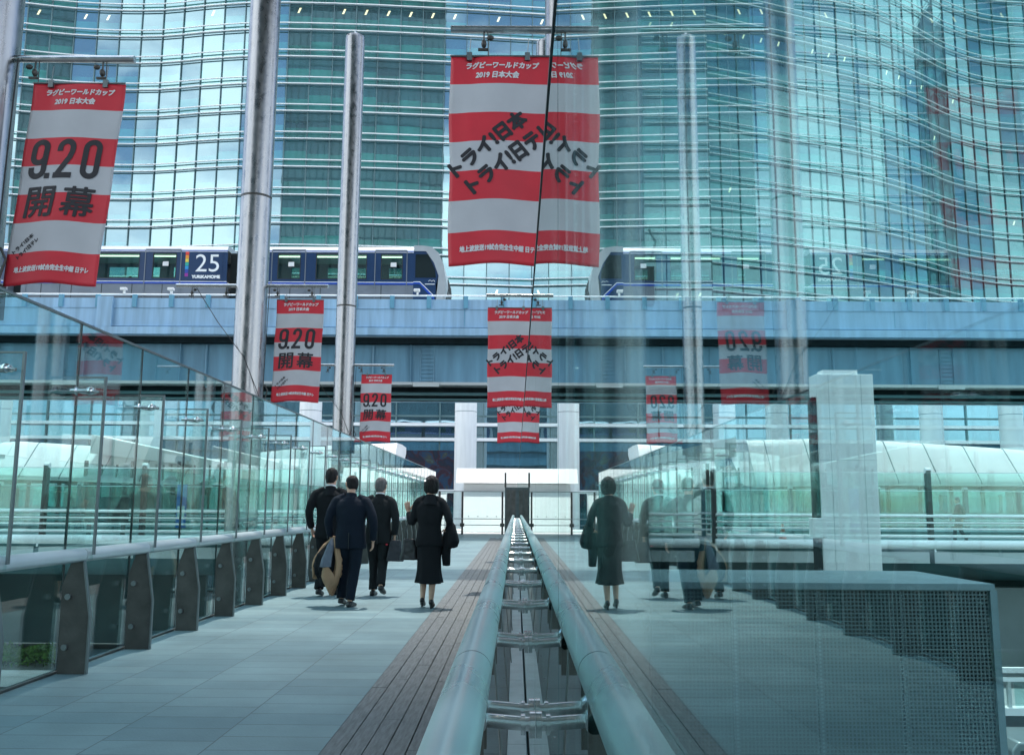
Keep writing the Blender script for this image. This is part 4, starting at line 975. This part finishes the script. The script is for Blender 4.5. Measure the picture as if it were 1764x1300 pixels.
def person(loc, label, J, suit, trouser, hairm, rz=0, s=1.0, female=False, hair='short', collar=True):
    """J: joints in metres for a figure of about 1.72 m facing +Y, the ground at z = 0"""
    t = thing('person', loc, label, 'person', rz=rz); t.scale = (s, s, s)
    g = lambda k: V3(J[k])
    hc = g('head'); nk = V3((hc.x * .6, hc.y - .045, hc.z - .13))
    sh = {q: g('sh' + q) for q in 'LR'}; ch = (sh['L'] + sh['R']) / 2; pel = g('pelvis')
    # body: one continuous surface
    b = MB()
    Rm = head_mesh(b, hc, J.get('hs', 1.0), J.get('yaw', 0), J.get('nod', 0))
    b.tube([hc + V3((0, -.025, -.05)), nk, ch + V3((0, -.01, .0))], [.056, .053, .066], 16)
    kx = .86 if female else 1.0
    b.loft([ell((pel.x + (ch.x - pel.x) * f, pel.y + (ch.y - pel.y) * f, pel.z + (ch.z - pel.z) * f), rx * kx, ry * kx) for f, rx, ry in ((-.22, .12, .09), (-.1, .155, .105), (0, .16, .11), (.3, .14, .095), (.62, .155, .105), (.88, .16, .10), (1.0, .13, .08), (1.06, .07, .06))])
    for q, sg in (('L', -1), ('R', 1)):
        limb(b, [sh[q], g('el' + q), g('wr' + q)], [.048 * kx, .038 * kx, .024])
        hp = V3((pel.x + sg * .085, pel.y, pel.z - .06)); an = g('an' + q); kn = g('kn' + q); limb(b, [hp, kn, kn + (an - kn) * .38 + V3((0, -.018, 0)), an, V3(J.get('ft' + q, (an.x, an.y + .03, an.z - .05)))], [.080 * kx, .050 * kx, .050 if female else .044, .032, .030])
        kk = J['hand' + q]; hand(b, g('wr' + q), kk[0], kk[1], kk[2], kk[3], kk[4] if len(kk) > 4 else .03, .94 if not female else .9)
    body = union(b, 'body', M['skin'], t, .0052, 1)
    # jacket
    b = MB(); hem = J['hem']; n0 = V3((pel.x, pel.y, hem)); up = ch - n0
    W_ = J.get('wide', 1.0)
    b.loft([ell(n0 + V3((up.x * f, up.y * f, up.z * f)), rx * W_, ry * W_, 32, 2.5) for f, rx, ry in J['torso']])
    for q, sg in (('L', -1), ('R', 1)):
        e, w = g('el' + q), g('wr' + q); w2 = w + (e - w).normalized() * .015
        ws = J.get('sleeve', 1.0)
        limb(b, [sh[q] + V3((-sg * .05, 0, -.01)), sh[q] + (e - sh[q]) * .12, e, w2], [.066 * W_, .068 * ws, .058 * ws, .046 * ws])
        b.tube([sh[q] + V3((-sg * .11, 0, .050)), sh[q] + V3((-sg * .01, 0, .006))], [.045, .055], 12)
    jk = union(b, 'jacket', suit, t, .010, 5, .0085, 7.5, (1, 1, .75))
    if J.get('vent'):
        MB().box(pel.x - .003, pel.x + .003, pel.y - J['torso'][1][2] * W_ - .012, pel.y - .06, hem - .004, hem + .21).build('vent', M['gasket'], jk)
    if collar:
        b = MB(); rings = []
        for f, rr in ((0.02, .066), (.055, .0635), (.0555, .058), (.02, .060)):
            rings.append([(nk.x + rr * math.cos(2 * PI * k / 24), nk.y + .012 + rr * .98 * math.sin(2 * PI * k / 24), ch.z + .055 + f + .01 * math.sin(2 * PI * k / 24) * -1) for k in range(24)])
        rings.append(rings[0]); b.loft(rings, caps=False); b.build('shirt_collar', M['shirt'], t, smooth=60)
    b = MB(); rings = []
    for f, rr in ((-.085, .130), (-.04, .108), (.0, .088), (.026, .076), (.048, .071), (.049, .063), (-.04, .06)):
        rings.append([(nk.x + rr * math.cos(2 * PI * k / 24), nk.y + .008 + rr * math.sin(2 * PI * k / 24) * .95, ch.z + .035 + f - .02 * math.sin(2 * PI * k / 24)) for k in range(24)])
    rings.append(rings[0]); b.loft(rings, caps=False); b.build('jacket_collar', suit, t, smooth=60)
    # legs
    if not female:
        b = MB()
        b.loft([ell((pel.x, pel.y, pel.z + z), rx, ry, 28, 2.4) for z, rx, ry in ((-.14, .155, .115), (-.04, .175, .125), (.05, .17, .118), (.14, .155, .105))])
        for q, sg in (('L', -1), ('R', 1)):
            hp = V3((pel.x + sg * .088, pel.y, pel.z - .05)); kn, an = g('kn' + q), g('an' + q)
            limb(b, [hp, hp + (kn - hp) * .5 + V3((0, -.008, 0)), kn, kn + (an - kn) * .55, an + V3((0, 0, .0))], [.098, .090, .072, .064, .066])
        union(b, 'trousers', trouser, t, .010, 2, .006, 8, (1, 1, .6))
    # hair
    b = MB(); hs = J.get('hs', 1.0)
    tmp = MB()
    if hair == 'short': prof = ((-.085, .050, .045, -.050), (-.06, .060, .066, -.040), (-.03, .070, .080, -.030), (.0, .080, .090, -.022), (.035, .084, .099, -.012), (.07, .082, .099, -.006), (.105, .069, .086, -.006), (.130, .043, .056, -.008), (.138, .012, .014, -.01))
    elif hair == 'thin': prof = ((-.075, .055, .050, -.048), (-.045, .070, .072, -.036), (-.01, .080, .086, -.024), (.03, .083, .094, -.016), (.06, .080, .090, -.016), (.085, .068, .074, -.018), (.105, .044, .048, -.02), (.118, .010, .012, -.02))
    else: prof = ((-.115, .055, .050, -.030), (-.10, .078, .074, -.024), (-.06, .100, .098, -.014), (-.01, .108, .112, -.008), (.04, .106, .116, -.004), (.085, .092, .104, -.004), (.115, .068, .078, -.006), (.138, .036, .042, -.008), (.144, .010, .012, -.008))
    tmp.loft([[(q[0], q[1], z * hs) for q in ell((0, y, z), rx * hs, ry * hs, 26, 2.05)] for z, rx, ry, y in prof])
    b.v = [tuple(hc + Rm @ V3(q)) for q in tmp.v]
    for q in tmp.f: b.face(*q)
    h = union(b, 'hair', hairm, t, .007, 1, .0055 if hair != 'bob' else .008, 24, (1, 1, .4))
    return t

MALE = dict(torso=((0, .208, .130), (.06, .212, .134), (.25, .200, .128), (.48, .186, .120), (.72, .205, .128), (.88, .212, .122), (.97, .185, .105), (1.03, .12, .085), (1.075, .075, .070)))
# man in navy suit, foremost, coat on the left arm, mid-stride
J = dict(MALE, head=(-.015, .06, 1.595), shL=(-.195, .01, 1.385), shR=(.200, -.01, 1.375), pelvis=(.0, 0, .92), hem=.745, wide=1.01, yaw=.55, nod=.10, vent=True, hs=1.0,
         elL=(-.290, -.03, 1.12), wrL=(-.268, .06, .885), elR=(.305, -.06, 1.10), wrR=(.300, .015, .840),
         handL=((.10, .30, -.9), (1, 0, 0), (0, 1, 0), 1.0), handR=((-.05, .15, -1), (-1, .1, 0), (0, 1, 0), .55),
         knL=(-.085, .10, .50), anL=(-.100, .02, .10), knR=(.07, .00, .49), anR=(.035, -.11, .085))
P2 = person((-2.165, 11.95, 0), 'man in dark navy suit, foremost of the walkers, a beige coat in his hand', J, M['suit_navy'], M['suit_navy'], M['hair'], 0, .985, hair='thin', collar=False)
shoe('shoe', (.070, .09, .0), (.030, -.16, .0), .085, M['leather'], P2); shoe('shoe', (-.085, .22, .0), (-.105, -.02, .035), .085, M['leather'], P2)
# man in black suit at the left, partly hidden
J = dict(MALE, head=(.0, .04, 1.605), shL=(-.195, .0, 1.39), shR=(.195, .0, 1.39), pelvis=(0, 0, .93), hem=.77, wide=.96, nod=.12, yaw=-.15, vent=True,
         elL=(-.275, -.06, 1.14), wrL=(-.250, .02, .90), elR=(.27, -.02, 1.13), wrR=(.24, .12, .92),
         handL=((.1, .2, -.9), (1, 0, 0), (0, 1, 0), .6), handR=((0, .3, -.9), (-1, 0, 0), (0, 1, 0), .6),
         knL=(-.09, .04, .50), anL=(-.09, -.12, .10), knR=(.09, .12, .50), anR=(.09, .16, .09))
P1 = person((-2.72, 13.3, 0), 'man in black suit with white collar walking furthest left, half hidden behind the navy suit', J, M['suit_black'], M['suit_black'], M['hair'], 0, 1.055)
shoe('shoe', (-.085, .06, .0), (-.09, -.19, .03), .085, M['leather'], P1); shoe('shoe', (.095, .34, .0), (.09, .09, .0), .085, M['leather'], P1)
# grey haired man with a bag
J = dict(MALE, head=(.015, .05, 1.590), shL=(-.190, .0, 1.385), shR=(.190, -.01, 1.380), pelvis=(0, 0, .92), hem=.755, wide=.95, nod=.14, yaw=-.25, vent=True, hs=1.02,
         elL=(-.270, -.04, 1.13), wrL=(-.245, .07, .89), elR=(.255, -.06, 1.12), wrR=(.245, -.03, .865),
         handL=((0, .2, -.9), (1, 0, 0), (0, 1, 0), .6), handR=((.02, .1, -1), (-1, 0, 0), (0, 1, 0), 1.25),
         knL=(-.075, .08, .50), anL=(-.060, .02, .085), knR=(.075, .02, .48), anR=(.085, -.22, .165))
P3 = person((-2.01, 13.35, 0), 'grey-haired man in charcoal suit carrying a dark bag, walking behind the navy suit', J, M['suit_char'], M['suit_char'], M['greyhair'], 0, .985)
shoe('shoe', (-.05, .20, .0), (-.065, -.06, .0), .085, M['leather'], P3); shoe('shoe', (.115, -.06, .02), (.085, -.28, .10), .085, M['leather'], P3)
# woman in black, left hand raised
J = dict(torso=((0, .192, .134), (.06, .192, .136), (.25, .170, .120), (.45, .146, .106), (.70, .178, .116), (.88, .185, .110), (.97, .160, .095), (1.03, .10, .075), (1.08, .064, .060)),
         head=(.01, .03, 1.575), shL=(-.165, .0, 1.365), shR=(.168, -.01, 1.360), pelvis=(0, 0, .92), hem=.79, wide=1.0, nod=.05, yaw=.2, hs=.97, sleeve=.86,
         elL=(-.235, .02, 1.09), wrL=(-.300, .10, 1.235), elR=(.265, -.07, 1.10), wrR=(.225, .12, .99),
         ftL=(-.075, -.03, .075), ftR=(.050, -.085, .05), handL=((-.15, .02, 1), (-.15, 1, .05), (1, 0, 0), .10, .20), handR=((-.2, .9, -.1), (-.3, 0, -1), (-1, 0, 0), .8),
         knL=(-.065, .06, .50), anL=(-.072, -.03, .165), knR=(.06, .00, .50), anR=(.045, -.09, .125))
PW = person((-1.12, 11.85, 0), 'woman in black jacket and long black skirt with short bobbed hair, one hand raised', J, M['suit_black'], None, M['hair'], 0, .985, female=True, hair='bob', collar=False)
b = MB()
rings = []
for z, rx, ry, y, fl in ((1.02, .130, .10, 0, 0), (.92, .158, .118, 0, 0), (.80, .166, .125, 0, .002), (.62, .156, .120, .0, .006), (.48, .158, .122, -.005, .010), (.38, .172, .138, -.01, .016), (.315, .184, .150, -.01, .022)):
    e = ell((0, y, z), rx, ry, 56, 2.1); r = []
    for k, q in enumerate(e):
        w_ = 1 + fl * 3.0 * math.sin(k * 2 * PI / 56 * 9 + z * 2); r.append((q[0] * w_, (q[1] - y) * w_ + y, z + .008 * math.sin(k * 2 * PI / 56 * 2 + 1) * (1 if z < .4 else 0)))
    rings.append(r)
inner = [[(q[0] * .96, q[1] * .96, q[2] + .002) for q in r] for r in rings[::-1]]
b.loft(rings + inner, caps=False); b.build('skirt', M['suit_black'], PW, smooth=70)
shoe('shoe', (-.075, .10, .005), (-.075, -.095, .075), .075, M['leather'], PW, .055, .038); shoe('shoe', (.055, .035, .0), (.045, -.155, .055), .075, M['leather'], PW, .052, .038)

# things they carry (each held, so each a thing of its own)
def handbag(loc, label, w, d, h, top, m, handle=.16, rz=0, soft=.0, tagc=None):
    t = thing('handbag', loc, label, 'bag', rz=rz)
    rings = []
    for f in (0, .03, .12, .4, .75, .96, 1.0):
        k = 1 - (1 - top) * f; e = .93 if f in (0, 1.0) else 1.0; rings.append(ell((0, 0, h * f), w / 2 * k * e, d / 2 * (1 - .35 * f) * e, 28, 5))
    union(MB().loft(rings), 'bag_body', m, t, .009, 1, .006, 9)
    for sy in (-1, 1):
        MB().tube(spline([(-w * .22, sy * d * .30, h * .93), (-w * .19, sy * d * .2, h + handle * .6), (0, sy * .012, h + handle), (w * .19, sy * d * .2, h + handle * .6), (w * .22, sy * d * .30, h * .93)]), .008, 8).build('handle', M['leather'], t, smooth=60)
    if tagc: MB().box(-w * .5 - .01, -w * .5 + .02, -d * .5 - .012, -d * .5 + .01, h * .78, h * .84).build('tag', M[tagc], t)
    return t
handbag((-1.385, 11.90, .595), 'black leather handbag hanging from the raised forearm of the woman', .25, .12, .27, .60, M['leather'], .23, .25)
handbag((-1.755, 13.32, .49), 'dark soft briefcase with a red tag in the hand of the grey-haired man', .26, .13, .30, .62, M['nylon'], .11, .15, tagc='red')
# dark coat over her right forearm
t = thing('folded_coat', (-.865, 11.86, 0), 'black coat folded over the right forearm of the woman', 'coat')
b = MB()
b.loft([ell((x, y, z), rx, ry, 24, 2.4, .2) for x, y, z, rx, ry in ((.0, .02, 1.10, .035, .07), (.02, .0, 1.04, .060, .10), (.035, -.01, .95, .070, .115), (.050, -.02, .84, .082, .118), (.040, -.02, .77, .068, .10), (.03, -.02, .755, .04, .07))])
b.loft([ell((x, y, z), rx, ry, 20, 2.4) for x, y, z, rx, ry in ((-.03, .0, .96, .05, .06), (-.035, .0, .80, .06, .07), (-.035, .0, .62, .055, .07), (-.03, .0, .53, .05, .06))])
union(b, 'coat_cloth', M['suit_black'], t, .010, 1, .010, 7, (1, 1, .5))
# beige trench coat hanging from the navy suited man's left hand
t = thing('trench_coat', (-2.45, 11.98, 0), 'crumpled beige trench coat with grey-blue and black lining hanging from the navy suited hand', 'coat')
def drape(name, prof, m, wob, seed, n=40, th=None):
    rn = random.Random(seed); ph = rn.uniform(0, 6); rings = []
    P = spline(prof, 5) if False else prof
    fine = []
    for a, c in zip(P, P[1:]):
        for k in range(5): fine.append([a[i] + (c[i] - a[i]) * k / 5 for i in range(5)])
    fine.append(list(P[-1]))
    for x, y, z, rx, ry in fine:
        r = []
        for k in range(n):
            a = 2 * PI * k / n; f = 1 + wob * (math.sin(a * 5 + ph + z * 4) + .6 * math.sin(a * 9 + ph * 2 - z * 7)); r.append((x + rx * f * math.cos(a), y + ry * f * math.sin(a), z + .05 * math.sin(a * 2 + ph) * (1 if z < .5 else 0)))
        rings.append(r)
    return union(MB().loft(rings), name, m, t, .008, 1, .020, 9, (1, 1, .45))
outer = drape('coat_cloth', [(.06, .02, .88, .03, .03), (.03, .01, .80, .075, .06), (-.02, -.01, .66, .13, .09), (-.04, -.02, .50, .150, .10), (-.03, -.03, .36, .135, .09), (-.02, -.02, .29, .10, .07)], M['suit_black'], .06, 3)
drape('coat_panel', [(.06, .00, .88, .022, .022), (-.035, .00, .78, .045, .04), (-.115, .0, .64, .055, .05), (-.165, .01, .50, .050, .05), (-.175, .02, .38, .03, .03)], M['beige'], .10, 5)
drape('coat_panel', [(.075, -.04, .90, .022, .022), (.120, -.06, .76, .042, .045), (.150, -.07, .58, .046, .05), (.140, -.07, .42, .050, .055), (.100, -.06, .27, .045, .05), (.07, -.05, .17, .020, .03)], M['beige'], .10, 7)
drape('coat_panel', [(-.01, -.13, .47, .04, .03), (.02, -.13, .40, .075, .035), (.05, -.12, .30, .060, .035), (.06, -.10, .19, .025, .03)], M['beige'], .12, 17)
drape('coat_lining', [(.055, -.05, .87, .020, .02), (.035, -.07, .78, .050, .035), (.010, -.11, .62, .065, .04), (-.005, -.13, .50, .075, .04)], M['denim'], .08, 9)

# ------------------------------------------------------------------ glazed stair enclosures beside the deck
def enclosure(x0, x1, y, label, flip=False):
    t = thing('stair_enclosure', ((x0 + x1) / 2, y, 0), label, 'stair enclosure', world=True)
    n = int((x1 - x0) / .75); st = (x1 - x0) / n
    for k in range(n + 1):
        x = x0 + k * st; MB().box(x - (.07 if k % 3 == 0 else .025), x + (.07 if k % 3 == 0 else .025), y - .1, y + .08, 0.01, 3.3 if k % 3 else 3.5).build('mullion', M['dsteel'], t)
        if k < n:
            MB().box(x + .03, x + st - .03, y - .02, y + .0, .1, 3.2).build('glass_pane', M['fin'], t)
            if k % 4 != 1: MB().box(x + .06, x + st - .06, y + 1.2, y + 1.24, .3, random.uniform(2.2, 3.1)).build('inner_panel', M[('cream', 'fin', 'white', 'glass')[k % 4]], t)
    a, c = (x1, x0) if flip else (x0, x1)
    MB().prism([(a, 3.1), (a, 3.4), (c, 4.9), (c, 3.9)] if not flip else [(a, 3.4), (a, 3.1), (c, 3.9), (c, 4.9)], 'y', y + .3, y + 3).build('sloped_roof', M['cladding'], t)
    MB().prism([(a, .3), (a + (c - a) * .35, .3), (c, 3.0), (c, 3.5), (a + (c - a) * .3, .8), (a, .8)], 'y', y + 1.6, y + 2.6).build('stair_flight', M['white'], t)
    MB().prism([(y + 3.2, 0), (y + 5.6, 3.9), (y + 5.9, 3.9), (y + 5.9, 0)], 'x', x0, x1).build('added_bright_wall', M['cladding'], t)  # white wall added behind the glazing, leaned back to catch the sun
    MB().box(x0, x1, y - .08, y + .06, 2.18, 2.26).build('transom', M['dsteel'], t)
    return t
enclosure(5.0, 11.4, 46.4, 'green glazed stair enclosure with sloping white roof, left of the white pillar')
enclosure(-22.5, -15.2, 47.2, 'green glazed stair enclosure with a sloping white roof behind the left balustrade', True)

# ------------------------------------------------------------------ things behind the left balustrade
kiosk = thing('display_board', (-16.2, 36, 0), 'dark information display board on the footbridge behind the left balustrade', 'display board', world=True)
MB().box(-17.1, -15.4, 36.0, 36.16, .55, 1.55).build('board', M['darkglass'], kiosk, bevel=.02); MB().box(-17.0, -16.85, 36.03, 36.12, 0, .55).build('leg', M['dsteel'], kiosk); MB().box(-15.65, -15.5, 36.03, 36.12, 0, .55).build('leg', M['dsteel'], kiosk)
bs = thing('sign_column', (-14.0, 38, 0), 'narrow blue and white sign column behind the left balustrade', 'sign', world=True)
MB().box(-14.2, -13.8, 37.95, 38.05, .3, 2.1).build('sign_panel', mat('sign_blue', (.02, .16, .50), .4), bs); MB().box(-14.15, -13.85, 37.935, 37.949, .75, 1.2).build('sign_plate', M['white'], bs); MB().box(-14.04, -13.96, 37.96, 38.04, 0, .3).build('post', M['dsteel'], bs)
for (x, y, z, lab) in ((-23.4, 38.5, 3.9, 'tall white lamp post with a slim head behind the nearest balustrade panes'), (-10.2, 43, 4.1, 'white lamp post behind the middle of the left balustrade')):
    t = thing('lamp_post', (x, y, 0), lab, 'lamp post', world=True)
    MB().tube([(x, y, 0), (x, y, z - .9)], .05, 10).build('pole', M['alu'], t); MB().tube([(x, y, z - .9), (x, y, z)], .10, 12).build('lamp_head', M['white'], t, smooth=40)
tl2 = thing('glass_shelter', (-27.5, 38, 0), 'green glass shelter with a thin white roof behind the nearest balustrade panes', 'shelter', world=True)
MB().box(-32, -22.5, 36.6, 39.6, 3.2, 3.38).build('roof', M['white'], tl2)
for k in range(6): MB().box(-31.8 + k * 1.8, -31.7 + k * 1.8, 36.8, 36.9, 0, 3.19).build('post', M['dsteel'], tl2)
for k in range(5): MB().box(-31.65 + k * 1.8, -30.05 + k * 1.8, 36.84, 36.86, .2, 3.0).build('glass_pane', M['glass'], tl2)
MB().box(-31.7, -22.7, 39.3, 39.5, 0, 3.19).build('back_wall', M['concrete'], tl2)
for k in range(4): MB().box(-31 + k * 2.1, -29.6 + k * 2.1, 39.27, 39.299, .9, 2.3).build('poster_board', M['darkglass'], tl2)
# a walker on the far footbridge
J = dict(MALE, head=(.0, .04, 1.60), shL=(-.195, .0, 1.39), shR=(.195, .0, 1.39), pelvis=(0, 0, .93), hem=.77, wide=.96, nod=.05,
         elL=(-.27, -.10, 1.14), wrL=(-.25, -.05, .90), elR=(.27, .05, 1.13), wrR=(.24, .22, .95),
         handL=((.1, .2, -.9), (1, 0, 0), (0, 1, 0), .6), handR=((0, .3, -.9), (-1, 0, 0), (0, 1, 0), .6),
         knL=(-.09, .02, .50), anL=(-.09, -.20, .13), knR=(.09, .14, .50), anR=(.09, .18, .09))
PF = person((17.1, 35.2, 0), 'distant man in dark suit walking along the footbridge beyond the white pillar', J, M['suit_navy'], M['suit_black'], M['greyhair'], PI / 2 * .9, 1.0)
shoe('shoe', (-.085, -.02, .03), (-.09, -.24, .07), .085, M['leather'], PF); shoe('shoe', (.095, .34, .0), (.09, .09, .0), .085, M['leather'], PF)
